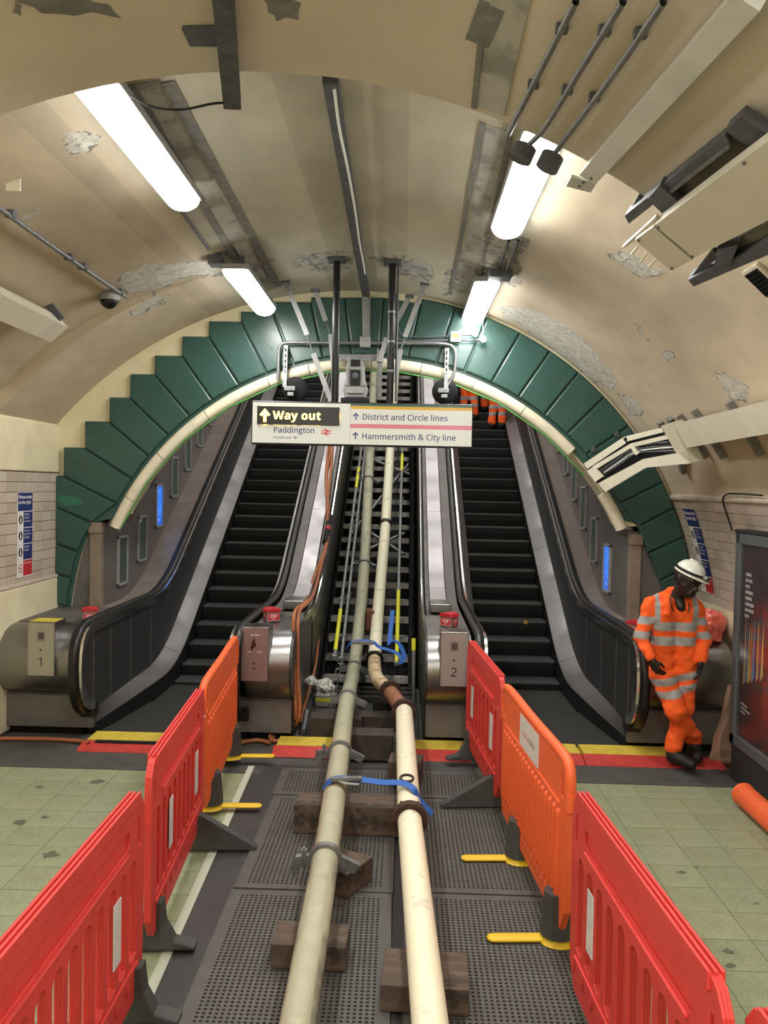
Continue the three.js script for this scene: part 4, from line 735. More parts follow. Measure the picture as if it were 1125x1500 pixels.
function redPanel(L, ribbed) {
  const out = [[0.10, 0.13], [0.02, 0.24], [0, 0.9], [0.015, 1.0], [0.06, 1.06], [0.10, 1.075], [L - 0.10, 1.075], [L - 0.06, 1.06], [L - 0.015, 1.0], [L, 0.9], [L - 0.02, 0.24], [L - 0.10, 0.13]];
  const holes = [], n = Math.round((L - 0.3) / 0.132); for (let i = 0; i < n; i++) holes.push(slot(0.17 + (L - 0.34) * i / (n - 1), 0.33, 0.79, 0.094));
  const ends = [slot(0.085, 0.82, 0.97, 0.03), slot(L - 0.085, 0.82, 0.97, 0.03), along(0.22, L - 0.22, 0.875, 0.955, 0.02)];
  const g = [extrude(out, 0.012, 0.002, ribbed ? [] : holes).translate(0, 0, -0.006)];
  for (const z of [0.006, -0.018]) g.push(extrude(out, 0.012, 0.003, [...holes, ...ends]).translate(0, 0, z));
  for (const z of [-0.022, 0, 0.022]) g.push(bx(L - 0.2, 0.06, 0.013, L / 2, 1.06, z, 0.005));
  for (const z of [0.022, -0.022]) g.push(bx(L - 0.5, 0.02, 0.02, L / 2, 0.855, z, 0.006), bx(L - 0.24, 0.022, 0.012, L / 2, 0.30, z, 0.005));
  for (let i = 0; i < n; i += 1) for (const z of [0.02, -0.02]) g.push(new THREE.SphereGeometry(0.03, 8, 6).scale(0.8, 1.4, 0.25).translate(0.17 + (L - 0.34) * (i + 0.5) / (n - 1), 0.25, z));
  return g;
}
function orangePanel(L) {
  const out = [[0.08, 0.13], [0, 0.26], [0, 0.98], [0.06, 1.05], [L - 0.06, 1.05], [L, 0.98], [L, 0.26], [L - 0.08, 0.13]];
  const ends = [slot(0.09, 0.84, 0.99, 0.035), slot(L - 0.09, 0.84, 0.99, 0.035)];
  const g = [extrude(out, 0.04, 0.006, ends).translate(0, 0, -0.02)];
  const arc = [V(0, 0.86, 0), V(0.0, 0.99, 0), V(0.03, 1.045, 0), V(0.09, 1.06, 0), V(L / 2, 1.06, 0), V(L - 0.09, 1.06, 0), V(L - 0.03, 1.045, 0), V(L, 0.99, 0), V(L, 0.86, 0)];
  g.push(tube(arc, 0.03, 60, 10));
  const n = Math.round((L - 0.24) / 0.082); for (let i = 0; i < n; i++) { const x = 0.14 + (L - 0.28) * i / (n - 1); for (const z of [0.014, -0.014]) g.push(new THREE.CapsuleGeometry(0.026, 0.46, 4, 10).translate(x, 0.52, z)); for (const z of [0.034, -0.034]) g.push(new THREE.SphereGeometry(0.02, 8, 6).scale(0.9, 1.5, 0.35).translate(x, 0.215, z * 0.6)); }
  for (const z of [0.022, -0.022]) g.push(bx(L - 0.26, 0.016, 0.016, L / 2, 0.805, z, 0.005));
  for (const x of [-0.02, L + 0.02]) g.push(new THREE.CylinderGeometry(0.028, 0.028, 0.09, 14).translate(x, 0.86, 0), bx(0.05, 0.03, 0.03, x > 0 ? x - 0.02 : x + 0.02, 0.86, 0));
  return g;
}
const platePrint = canvasTex(512, 256, (x, w, h) => { x.fillStyle = '#d9d7d0'; x.fillRect(0, 0, w, h); const mark = (x0, n, c) => { x.strokeStyle = c; x.lineWidth = 11; for (let i = 0; i < n; i++) { x.beginPath(); x.moveTo(x0 + i * 34, 100 + 26 * hash(i, n)); x.lineTo(x0 + i * 34 + 6, 150); x.lineTo(x0 + i * 34 + 22, 118 + 20 * hash(n, i)); x.stroke(); } }; mark(70, 6, '#c9736b'); mark(276, 5, '#5a5a54'); });
function barrier(kind, label, A, B, opt = {}) {            // A near, B far: points on the floor [x, depth, lift]
  const L = Math.hypot(A[0] - B[0], A[1] - B[1]), o = thing('barrier', label, 'barrier', [A[0], 0, -A[1]], Math.atan2(B[1] - A[1], B[0] - A[0]), 'plastic barriers lining the pipe run');
  const mat = kind === 'orange' ? orangePlastic : redPlastic, tilt = Math.atan2((B[2] ?? 0) - (A[2] ?? 0), L);
  const panel = obj('panel', kind === 'orange' ? orangePanel(L) : redPanel(L, kind === 'ribbed'), mat, o); panel.position.y = A[2] ?? 0; panel.rotation.z = tilt;
  const face = opt.face ?? 1;                              // side of the panel that looks to the pipes
  for (const [f, y] of opt.strips ?? []) obj('reflective_strip', bx(0.09, 0.28, 0.006, f * L, y, face * (kind === 'orange' ? 0.036 : 0.021), 0.002), reflex, panel);
  if (opt.plate) obj('name_plate', [extrude([[0, 0], [0.5, 0], [0.505, 0.05], [0.505, 0.18], [0.5, 0.2], [0, 0.2]], 0.006).translate(0, 0, 0)].map(g => face < 0 ? g.rotateY(Math.PI).translate(L * 0.64, 0.825, -0.022) : g.translate(L * 0.32, 0.825, 0.022)), std({ color: 0xd9d7d0, roughness: 0.5 }), panel);
  if (opt.plate) obj('plate_print', new THREE.PlaneGeometry(0.48, 0.18).rotateY(face < 0 ? Math.PI : 0).translate(L * 0.64 - 0.25, 0.925, face * 0.0285), std({ map: platePrint, roughness: 0.5 }), panel, true);
  for (const [f, type] of opt.feet ?? []) {
    const x = f * L, y0 = (lerp(A[2] ?? 0, B[2] ?? 0, f)) + 0.018;
    if (type === 'wedge') { const t = 0.065; const ft = obj('wedge_foot', [extrude([[-0.42, 0], [0.42, 0], [0.42, 0.025], [0.05, 0.24], [-0.05, 0.24], [-0.42, 0.025]], t, 0.008).rotateY(Math.PI / 2).translate(x - t / 2, y0, 0), bx(0.05, 0.2, 0.04, x, y0 + 0.2, 0)], footRubber, o); }
    else if (type === 'flare') obj('wedge_foot', [extrude([[-0.22, 0], [0.22, 0], [0.22, 0.02], [0.11, 0.05], [0.06, 0.14], [0.045, 0.26], [-0.045, 0.26], [-0.06, 0.14], [-0.11, 0.05], [-0.22, 0.02]], 0.09, 0.01).rotateY(Math.PI / 2).translate(x - 0.045, y0, 0)], footRubber, o);
    else {
      const ft = obj('foot_bar', [new THREE.CapsuleGeometry(0.036, 0.72, 4, 12).rotateX(Math.PI / 2).scale(1.15, 0.42, 1).translate(x, y0 + 0.015, 0), new THREE.CylinderGeometry(0.06, 0.11, 0.05, 20).translate(x, y0 + 0.03, 0)], yellowPlastic, o);
      obj('foot_block', [new THREE.CylinderGeometry(0.078, 0.10, 0.235, 24).translate(x, y0 + 0.16, 0), bx(0.035, 0.14, 0.03, x, y0 + 0.34, 0)], footRubber, ft);
    }
  }
  return o;
}
{
  const b = (q, Y, D) => { const p = D ? onD(q[0], q[1], D) : onY(q[0], q[1], Y ?? 1.09); return [p.x, -p.z]; };
  const L = (q, r) => [b(q), b(r)];
  // left row, near to far
  const l1 = b([208, 1147]), l0 = b([0, 1388]), l1n = [l1[0] + (l0[0] - l1[0]) * 1.86 / (l1[1] - l0[1]), l1[1] - 1.86];
  barrier('red', 'red slotted barrier beside the left floor with one white strip, its slots see-through', l1n, l1, { face: 1, strips: [[0.79, 0.58]], feet: [[0.35, 'wedge'], [0.95, 'flare']] });
  const l2n = b([217, 1115]), l2f = b([297, 1003]);
  barrier('ribbed', 'red slotted barrier with two white strips next to the left orange barrier', l2n, l2f, { face: 1, strips: [[0.30, 0.58], [0.80, 0.58]], feet: [[0.12, 'flare'], [0.86, 'wedge']] });
  const l3n = b([298, 998]), l3f = b([346, 930], 0, 7.52);
  barrier('orange', 'orange ribbed barrier without a name plate, reaching the left newel', l3n, [...l3f, 0.05], { face: 1, feet: [[0.22, 'yellow'], [0.86, 'yellow']] });
  // right row, far to near
  const r1n = b([737, 992]), r1f = b([687, 922], 0, 7.62);
  barrier('ribbed', 'red barrier with two white strips standing against the newel marked 2', r1n, [...r1f, 0.05], { face: -1, strips: [[0.22, 0.58], [0.78, 0.58]], feet: [[0.14, 'wedge'], [0.86, 'flare']] });
  const r2n = b([837, 1112]), r2f = b([741, 998]);
  barrier('orange', 'orange ribbed barrier with a white name plate on its top band', r2n, r2f, { face: -1, plate: true, feet: [[0.10, 'yellow'], [0.66, 'yellow']] });
  const r3f = b([845, 1147]), r3n = b([1073, 1453]);
  barrier('red', 'red slotted barrier beside the right floor with one white strip, hooked to the orange one', r3n, r3f, { face: -1, strips: [[0.79, 0.58]], feet: [[0.12, 'wedge']] });
  const r4 = b([1098, 1442]);
  barrier('red', 'red barrier next in line after the slotted barrier beside the right floor', [r4[0] + 0.1, r4[1] - 1.8], r4, { face: -1, feet: [[0.5, 'wedge']] });
  const k = onY(300, 1058, 0.95); tag(obj('cable_tie', [ring(V(-1.40, 0.93, -5.72), V(1, 0.2, 0), 0.03, 0.006), ring(V(-1.39, 0.88, -5.72), V(0.4, 1, 0), 0.025, 0.006)], M.white), 'white cable tie joining the left orange and red barriers', 'cable tie');
}
// ---------------------------------------------------------------- cable ramps across the landing
{
  const red = std({ color: 0xffffff, roughness: 0.6, map: mottled([190, 58, 52], 0.16, 9, 0.5), bumpMap: grey((u, v) => (tn(u, v, 30, 2) > 0.55 ? 1 : 0.4), 0.5), bumpScale: 0.003 });
  const yel = std({ color: 0xffffff, roughness: 0.65, map: mottled([206, 180, 62], 0.16, 12, 0.4), bumpMap: grey((u, v) => tn(u, v, 40, 2), 0.4), bumpScale: 0.004 });
  const ramp = (label, segs) => { const o = thing('cable_ramp', label, 'ramp'); const y0 = 0.004;
    for (const [x0, x1, yw] of segs) { obj('red_ramp', prism([[7.50, y0], [7.51, y0 + 0.014], [7.69, y0 + 0.05], [7.69, y0]], x0, x1, 0.003), red, o); if (yw !== 0) obj('yellow_lid', prism([[7.695, y0], [7.695, y0 + 0.052], [7.96, y0 + 0.056], [7.99, y0 + 0.02], [7.99, y0]], x0 + 0.02, x1 - 0.004, 0.003), yel, o); }
    return o; };
  const l = ramp('yellow and red cable ramp on the landing of the left escalator', [[-2.98, -2.2], [-2.19, -1.72]]);
  obj('edge_strip', bx(0.62, 0.02, 0.05, -2.55, 0.052, -7.66), M.blackMatte, l);
  ramp('yellow and red cable ramp crossed by the grey and cream pipes', [[-1.17, -0.46], [0.0, 0.68]]);
  ramp('yellow and red cable ramp under the worker\'s boots', [[0.95, 1.72], [1.73, 2.62], [2.63, 3.0, 0]]);
}
// ---------------------------------------------------------------- pipe run
const onSlope = (px, py, c) => { const d = ray(px, py); d.multiplyScalar(-1 / d.z); const D = (EYE.y - (NOSE(0) + c)) / (TAN - d.y); return EYE.clone().addScaledVector(d, D); };
const greyPipeMat = std({ color: 0xffffff, roughness: 0.55, map: dataTex(256, (u, v) => { const n = tn(u, v, 6, 5), m = tn(u, v, 20, 3), s = 1 - 0.26 * Math.max(0, Math.min(1, (n - 0.54) * 8)), k = s * (0.90 + 0.16 * m); return [176 * k, 174 * k, 148 * k]; }, true, 1.3) });
const creamPipeMat = std({ color: 0xffffff, roughness: 0.5, map: dataTex(256, (u, v) => { const m = tn(u, v, 8, 4), k = (m > 0.66 ? 0.9 : 1) * (0.96 + 0.05 * m); return [240 * k, 234 * k, 205 * k]; }, true, 1.1) });
const rust = std({ color: 0xffffff, roughness: 0.75, map: mottled([64, 40, 32], 0.3, 9, 0.3) }), rustPipe = std({ color: 0xffffff, roughness: 0.65, map: dataTex(128, (u, v) => { const n = tn(u, v, 6, 4); const t = Math.max(0, Math.min(1, (n - 0.5) * 5)); return [lerp(206, 160, t), lerp(186, 120, t), lerp(150, 88, t)]; }, true, 0.35) });
{
  const o = thing('pipe_run', 'long grey plastic pipe clamped in lengths, running from the floor up the stripped escalator', 'pipe');
  const F = (px, py, Y) => onY(px, py, Y), path = [V(-0.36, 0.235, -1.2), F(436, 1500, 0.235), F(478, 1250, 0.29), F(497, 1110, 0.34), F(507, 1035, 0.37), onSlope(521, 960, 0.12), onSlope(532, 850, 0.11), onSlope(540, 700, 0.11), onSlope(547, 560, 0.11), onSlope(549, 500, 0.11)];
  const cuts = [0, 2, 3, 4, 6, 7, 9];
  const curve = new THREE.CatmullRomCurve3(path, false, 'centripetal'), N = 120, P = curve.getPoints(N);
  const near = (px, py) => { let b = 0, bd = 1e9; P.forEach((p, i) => { const q = p.clone().sub(EYE).applyQuaternion(camera.quaternion.clone().invert()); const x = 562.5 - FOCAL * q.x / q.z, y = 750 + FOCAL * q.y / q.z, d = Math.hypot(x - px, y - py); if (d < bd) { bd = d; b = i; } }); return b; };
  const clampPx = [[470, 1264], [494, 1106], [507, 1022], [514, 978], [527, 826], [534, 706], [541, 610]], idx = [0, ...clampPx.map(q => near(...q)), N];
  for (let i = 0; i < idx.length - 1; i++) if (idx[i + 1] - idx[i] > 1) obj('pipe_length', tube(P.slice(idx[i], idx[i + 1] + 1), 0.08, Math.max(4, idx[i + 1] - idx[i]), 24), greyPipeMat, o);
  clampPx.forEach((q, k) => {
    const i = idx[k + 1], p = P[i], d = P[Math.min(i + 1, N)].clone().sub(P[Math.max(i - 1, 0)]).normalize(), right = d.clone().cross(V(0, 1, 0)).normalize(), up = right.clone().cross(d);
    const c = obj('clamp', [cyl(p.clone().addScaledVector(d, -0.022), p.clone().addScaledVector(d, 0.022), 0.102, 24), bar(p.clone().addScaledVector(right, 0.085), p.clone().addScaledVector(right, 0.19).addScaledVector(up, -0.05), 0.06, 0.04, d), bar(p.clone().addScaledVector(right, -0.085), p.clone().addScaledVector(right, -0.17).addScaledVector(up, -0.01), 0.06, 0.04, d)], M.galv, o);
    const b0 = p.clone().addScaledVector(right, -0.13); obj('clamp_bolt', [cyl(b0.clone().addScaledVector(up, -0.05), b0.clone().addScaledVector(up, 0.07), 0.009, 8), bx(0.034, 0.016, 0.034, b0.x, b0.y + 0.05, b0.z)], M.galv, c);
    if (k < 2) obj('bolt_plate', extrude([[0, 0], [0.05, 0.09], [0.0, 0.16], [-0.012, 0.08]], 0.008).translate(b0.x - 0.06, b0.y - 0.12, b0.z + 0.02), M.galv, c);
  });
  const t0 = near(481, 1165), tp = P[t0], td = P[t0 + 1].clone().sub(P[t0 - 1]).normalize(); obj('tape_band', cyl(tp.clone().addScaledVector(td, -0.05), tp.clone().addScaledVector(td, 0.03), 0.0825, 24), std({ color: 0x77694c, roughness: 0.8 }), o);
}
{
  const o = thing('pipe_run', 'long cream pipe with rusty flanges and a kinked elbow at the escalator foot', 'pipe');
  const f1 = [onY(630, 1500, 0.235).lerp(onY(600, 1200, 0.33), -1.1).setY(0.235), onY(630, 1500, 0.235), onY(600, 1200, 0.33), onY(592, 1042, 0.38)];
  const flange = (c, d, r = 0.118, t = 0.03, mat = rust) => obj('flange', [cyl(c.clone().addScaledVector(d, -t), c.clone().addScaledVector(d, t), r, 24), ...range(0, 5, 5).map(k => { const right = d.clone().cross(V(0, 1, 0)).normalize(), up = right.clone().cross(d), a = k * 1.047, q = c.clone().addScaledVector(right, Math.cos(a) * r * 0.92).addScaledVector(up, Math.sin(a) * r * 0.92); return cyl(q.clone().addScaledVector(d, -t - 0.015), q.clone().addScaledVector(d, t + 0.015), 0.012, 6); })], mat, o);
  const seg = (a, b, m = creamPipeMat, r = 0.08) => obj('pipe_length', cyl(a, b, r, 28), m, o);
  seg(f1[0], f1[1]); seg(f1[1], f1[2]); seg(f1[2], f1[3]);
  const e2 = onY(572, 1014, 0.40), e3 = onY(549, 982, 0.43), e4 = onY(548.5, 966, 0.46);
  seg(f1[3], e2, std({ color: 0xffffff, roughness: 0.65, map: mottled([146, 98, 72], 0.2, 8, 0.3) }), 0.076); obj('elbow', tube([e2, e2.clone().lerp(e3, 0.55).add(V(-0.04, 0.0, 0)), e3, e4], 0.076, 14, 20), rustPipe, o);
  const s0 = onSlope(553, 905, 0.16), s1 = onSlope(565, 768, 0.12), s2 = onSlope(572, 650, 0.12), s3 = onSlope(583, 500, 0.12);
  seg(e4, s0); obj('bend', new THREE.SphereGeometry(0.08, 20, 14).translate(...s0.toArray()), creamPipeMat, o); seg(s0, s1); seg(s1, s2); seg(s2, s3);
  const dir = (a, b) => b.clone().sub(a).normalize();
  flange(f1[2], dir(f1[1], f1[2])); flange(f1[3], dir(f1[2], f1[3])); flange(e2, dir(f1[3], e2)); flange(e4, dir(e4, s0), 0.108, 0.02, M.black); flange(s1, dir(s0, s1), 0.096, 0.035, M.black);
}
// timbers
{
  const wood = std({ color: 0xffffff, roughness: 0.85, map: dataTex(256, (u, v) => { const n = tn(u * 0.3, v, 16, 4), m = tn(u, v, 5, 4), k = 0.72 + 0.5 * n - 0.25 * (m > 0.6 ? 1 : 0); return [92 * k, 77 * k, 65 * k]; }, true, 0.45), bumpMap: grey((u, v) => tn(u * 0.25, v, 22, 3), 0.45), bumpScale: 0.003 });
  const darkWood = std({ color: 0xffffff, roughness: 0.85, map: mottled([62, 53, 46], 0.3, 9, 0.35) });
  const put = (label, x0, x1, d0, d1, y0, h, turn = 0, m = wood) => { const g = bx(x1 - x0, h, d1 - d0, 0, h / 2, 0, 0.006), t = obj('timber_block', g, m); t.position.set((x0 + x1) / 2, y0, -(d0 + d1) / 2); t.rotation.y = turn; tag(t, label, 'timber', 'timber blocks under the pipes'); };
  put('short timber block under the grey pipe, worn brown top', -0.63, -0.24, 4.15, 4.38, 0.02, 0.13, -0.03);
  put('timber block under the cream pipe, broad worn top', -0.05, 0.37, 3.83, 4.15, 0.02, 0.13, -0.05);
  put('timber offcut turned askew under the clamped joint of the grey pipe', -0.42, -0.20, 4.93, 5.22, 0.02, 0.15, -0.5);
  put('long timber sleeper lying under both pipes', -0.73, 0.17, 5.80, 6.06, 0.02, 0.21, -0.02);
  put('dark timber block between the pipes beside the red ramp', -0.46, -0.04, 7.42, 7.66, 0.02, 0.235, 0.0, darkWood);
  put('timber block under the cream pipe just before the red ramp', -0.07, 0.21, 6.80, 7.05, 0.02, 0.2, -0.1);
  put('brown timber block behind the yellow ramp under the grey pipe', -0.88, -0.37, 8.05, 8.3, 0.02, 0.2, 0.05, darkWood);
  put('thin dark timber plank across the pit behind the ramp', -0.85, 0.08, 8.36, 8.6, 0.02, 0.14, 0.0, darkWood);
  put('rust brown timber wedged between the pipes on the stripped escalator', -0.47, -0.36, 11.1, 11.4, 0.57, 0.26, 0.05, std({ color: 0xffffff, roughness: 0.85, map: mottled([110, 66, 46], 0.25, 9, 0.3) }));
  put('black timber block under the rusty elbow', -0.26, 0.03, 8.75, 8.95, 0.02, 0.18, -0.3, std({ color: 0x1c1a18, roughness: 0.9 }));
}
// scaffold tubes over the stripped escalator
{
  const paintY = std({ color: 0xd8d52e, roughness: 0.5 });
  const G = 'scaffold tubes along the pipes';
  const pole = (label, pts, c, yel, r = 0.024) => { const o = thing('scaffold_tube', label, 'scaffold tube', [0, 0, 0], 0, G), Q = pts.map(q => onSlope(q[0], q[1], c)); obj('tube', cyl(Q[0], Q[Q.length - 1], r, 12), M.galv, o);
    for (const [t0, t1] of yel) obj('yellow_end', cyl(Q[0].clone().lerp(Q[Q.length - 1], t0), Q[0].clone().lerp(Q[Q.length - 1], t1), r + 0.003, 12), paintY, o);
    for (const t of [0.0, 0.2, 0.52, 0.8]) { const p = Q[0].clone().lerp(Q[Q.length - 1], t); obj('coupler', [bx(0.075, 0.06, 0.06, p.x, p.y, p.z, 0.015), cyl(p.clone().add(V(0, 0.02, 0)), p.clone().add(V(0.05, 0.07, 0)), 0.008, 6)], M.galv, o); } };
  pole('galvanised scaffold tube with yellow lengths left of the grey pipe', [[490, 962], [530, 650]], 0.2, [[0.02, 0.16], [0.72, 0.84]]);
  pole('plain scaffold tube close beside the yellow marked one left of the grey pipe', [[500, 965], [537, 640]], 0.1, []);
  pole('galvanised scaffold tube with yellow lengths right of the cream pipe', [[581, 972], [591, 600]], 0.2, [[0.0, 0.2], [0.66, 0.74]]);
  const cross = (label, a, b) => { const o = thing('scaffold_tube', label, 'scaffold tube', [0, 0, 0], 0, 'cross tubes of the scaffold'); obj('tube', cyl(onSlope(...a, 0.05), onSlope(...b, 0.05), 0.024, 12), M.galv, o); };
  cross('rising cross tube behind the pipes below the sign', [512, 785], [598, 680]);
  cross('falling cross tube behind the grey pipe', [536, 776], [592, 812]);
  cross('flat rising cross tube behind the cream pipe, bare end showing', [536, 806], [592, 781]);
  cross('short cross tube close under the sign', [543, 672], [600, 695]);
  cross('low cross tube behind the foot of the pipes', [482, 940], [504, 930]);
  const up = thing('scaffold_tube', 'upright scaffold tube with a yellow top against the right side of the pit', 'scaffold tube'); const a = onD(606, 1045, 9.0), b = onD(606, 935, 9.1); obj('tube', cyl(a, b, 0.022, 12), M.galv, up); obj('yellow_end', cyl(b.clone().lerp(a, 0.16), b, 0.024, 12), paintY, up);
  for (const [i, [p, q]] of [[[453, 1012], [441, 1048]], [[449, 1042], [444, 1072]]].entries()) { const o = thing('scaffold_tube', ['short open tube leaning by the wrapped clamps', 'short open tube lying just behind the yellow ramp lid'][i], 'scaffold tube'); obj('tube', [cyl(onY(...p, 0.16), onY(...q, 0.05), 0.03, 14)], M.galv, o); }
  const box = thing('tool_case', 'grey case with a yellow stripe by the foot of the grey pipe', 'case'), c = onY(478, 1022, 0.1); obj('case', bx(0.24, 0.13, 0.2, c.x, 0.085, c.z, 0.01), M.paintGrey, box); obj('stripe', bx(0.19, 0.04, 0.004, c.x - 0.02, 0.1, c.z + 0.101), paintY, box);
  // crumpled wrapping
  for (const [i, [px, py, D, r, lab]] of [[455, 998, 8.9, 0.08, 'crumpled pale rag on the leaning tube end'], [476, 1005, 8.9, 0.11, 'crumpled clear plastic wrap beside the grey pipe']].entries()) {
    const p = onD(px, py, D), g = new THREE.IcosahedronGeometry(r, 4), A = g.attributes.position; for (let k = 0; k < A.count; k++) { const v = V().fromBufferAttribute(A, k), n = v.clone().normalize(), s = 0.6 + 0.8 * Math.abs(fbm(n.x * 3 + 7 * i + 5, n.y * 3 + n.z * 3 + 5, 3) - 0.2); A.setXYZ(k, v.x * s, v.y * s * 0.8, v.z * s); }
    g.computeVertexNormals(); tag(obj('plastic_wrap', toCreasedNormals(g, 0.3).translate(p.x, p.y, p.z), std({ color: i ? 0xa9a9a2 : 0xc9cbc6, roughness: 0.35 })), lab, 'wrap');
  }
  // clamps and chain at the tube feet
  const ch = thing('chain', 'steel chain and shackles hanging beside the grey pipe clamps', 'chain'); for (let i = 0; i < 10; i++) { const p = onD(498 - i * 1.6 + (i % 2) * 3, 968 + i * 8.2, 9.2); obj('link', new THREE.TorusGeometry(0.026, 0.008, 6, 14).rotateY(i % 2 ? 1.5 : 0.2).scale(1, 1.4, 1).translate(p.x, p.y, p.z), M.galv, ch); }
}
// ratchet straps
{
  const blue = std({ color: 0x2f63b4, roughness: 0.7 });
  const ribbon = (pts, w) => { const c = new THREE.CatmullRomCurve3(pts, false, 'centripetal').getPoints(30), g = []; for (let i = 0; i < c.length - 1; i++) g.push(bar(c[i], c[i + 1].clone().add(c[i + 1].clone().sub(c[i]).multiplyScalar(0.12)), w, 0.004, V(0, 0.9, 0.45))); return g; };
  const s1 = thing('ratchet_strap', 'blue ratchet strap across both pipes over the long timber sleeper', 'strap');
  obj('webbing', ribbon([onY(474, 1158, 0.34), onY(486, 1142, 0.425), onY(520, 1141, 0.42), onY(560, 1146, 0.43), onY(590, 1147, 0.445), onY(606, 1156, 0.44), onY(615, 1172, 0.36), onY(633, 1192, 0.26)], 0.05), blue, s1);
  obj('ratchet', [bar(onY(484, 1141, 0.43), onY(530, 1140, 0.43), 0.045, 0.02, V(0, 1, 0)), cyl(onY(504, 1148, 0.44), onY(526, 1150, 0.44), 0.012, 8)], M.galv, s1);
  obj('buckle', [ring(onY(596, 1140, 0.45), V(0, 1, 0.2), 0.045, 0.01)], rust, s1);
  const s2 = thing('ratchet_strap', 'blue ratchet strap hanging loose at the foot of the scaffold tubes', 'strap');
  obj('webbing', ribbon([onD(507, 950, 9.55), onD(515, 941, 9.5), onD(545, 940, 9.5), onD(556, 948, 9.5), onD(570, 952, 9.5), onD(583, 958, 9.48), onD(590, 968, 9.45)], 0.05), blue, s2);
  obj('loose_tail', [...ribbon([onD(575, 894, 9.9), onD(573, 915, 9.8), onD(571, 945, 9.6), onD(577, 938, 9.5), onD(586, 945, 9.5), onD(592, 966, 9.45), onD(585, 972, 9.45)], 0.05)], blue, s2);
  obj('ratchet', [bar(onD(516, 941, 9.3), onD(547, 942, 9.3), 0.07, 0.03, V(0, 1, 0))], M.galv, s2);
}
// orange cables and hose
{
  const cable = std({ color: 0xffffff, roughness: 0.6, map: mottled([166, 100, 62], 0.16, 10, 0.3) });
  const S = (px, py) => onSlope(px, py, 1.0);
  const run = (label, pts, r) => tag(obj('power_cable', tube(pts, r, 110, 8), cable), label, 'cable', 'orange cables over the side of the stripped escalator');
  const top = [S(487, 600), S(484, 660), S(480, 700), S(481, 722), S(479, 745), S(482, 762)];
  run('orange cable dropping straight over the newel side to the floor', [S(487, 600), S(484, 660), S(478, 700), S(481, 740), S(481, 770), S(477, 800), S(460, 845), S(453, 868), onD(445, 885, 8.9), onD(434, 893, 8.4), onD(430, 905, 8.15), onD(430, 960, 8.1), onD(432, 1010, 8.08), onD(433, 1050, 8.05), onY(430, 1062, 0.04), onY(405, 1074, 0.03), onY(402, 1086, 0.03), onY(425, 1082, 0.03)], 0.02);
  run('orange cable looping on the floor and out past the left barrier', [S(489, 610), S(486, 670), S(483, 705), S(479, 740), S(480, 790), S(470, 830), S(462, 862), onD(450, 884, 8.9), onD(438, 896, 8.45), onD(436, 915, 8.2), onD(436, 980, 8.14), onD(437, 1055, 8.06), onY(418, 1068, 0.05), onY(396, 1076, 0.05), onY(398, 1089, 0.03), onY(380, 1084, 0.03), onY(350, 1088, 0.03), onY(310, 1092, 0.03)], 0.02);
  run('thin orange cable hanging down inside the stripped escalator', [S(485, 620), S(477, 700), S(480, 770), onSlope(474, 850, 0.4), onSlope(468, 920, 0.3), onD(460, 985, 9.4), onD(447, 1030, 8.9), onD(440, 1060, 8.5)], 0.016);
  const cn = thing('cable_connector', 'black inline connector with a red band on the orange cables', 'connector'), a = S(476, 795), b = S(484, 757); obj('body', [cyl(a, a.clone().lerp(b, 0.45), 0.04, 16), cyl(a.clone().lerp(b, 0.55), b, 0.045, 16)], M.blackMatte, cn); obj('band', cyl(a.clone().lerp(b, 0.43), a.clone().lerp(b, 0.58), 0.047, 16), std({ color: 0xa32c30, roughness: 0.5 }), cn);
  tag(obj('power_cable', tube([onY(-40, 1082, 0.025), onY(30, 1082, 0.025), onY(80, 1083, 0.025), onY(118, 1086, 0.03), onY(130, 1090, 0.04)], 0.02, 40, 8), cable), 'brown cable lying along the left newel into the cable ramp', 'cable');
  const hose = std({ color: 0xffffff, roughness: 0.7, map: mottled([122, 84, 60], 0.15, 10, 0.3) });
  tag(obj('floor_hose', [tube([onY(1050, 1114, 0.03), onY(1075, 1120, 0.03), onY(1092, 1130, 0.03), onY(1103, 1150, 0.03), onY(1118, 1180, 0.03), onY(1150, 1230, 0.03)], 0.025, 30, 10), tube([onY(1070, 1119, 0.03), onY(1098, 1134, 0.03), onY(1112, 1158, 0.03), onY(1140, 1195, 0.03)], 0.02, 30, 10)], hose), 'brown hose curling out from behind the poster case', 'hose');
  const oc = thing('orange_tube', 'thick orange plastic tube end lying beside the brown hose', 'tube'), p = V(2.79, 0.10, -6.62), q = V(2.79, 0.10, -5.5); obj('tube', cyl(p, q, 0.09, 24), orangePlastic, oc); obj('rim', ring(p, q.clone().sub(p).normalize(), 0.085, 0.012), orangePlastic, oc);
}
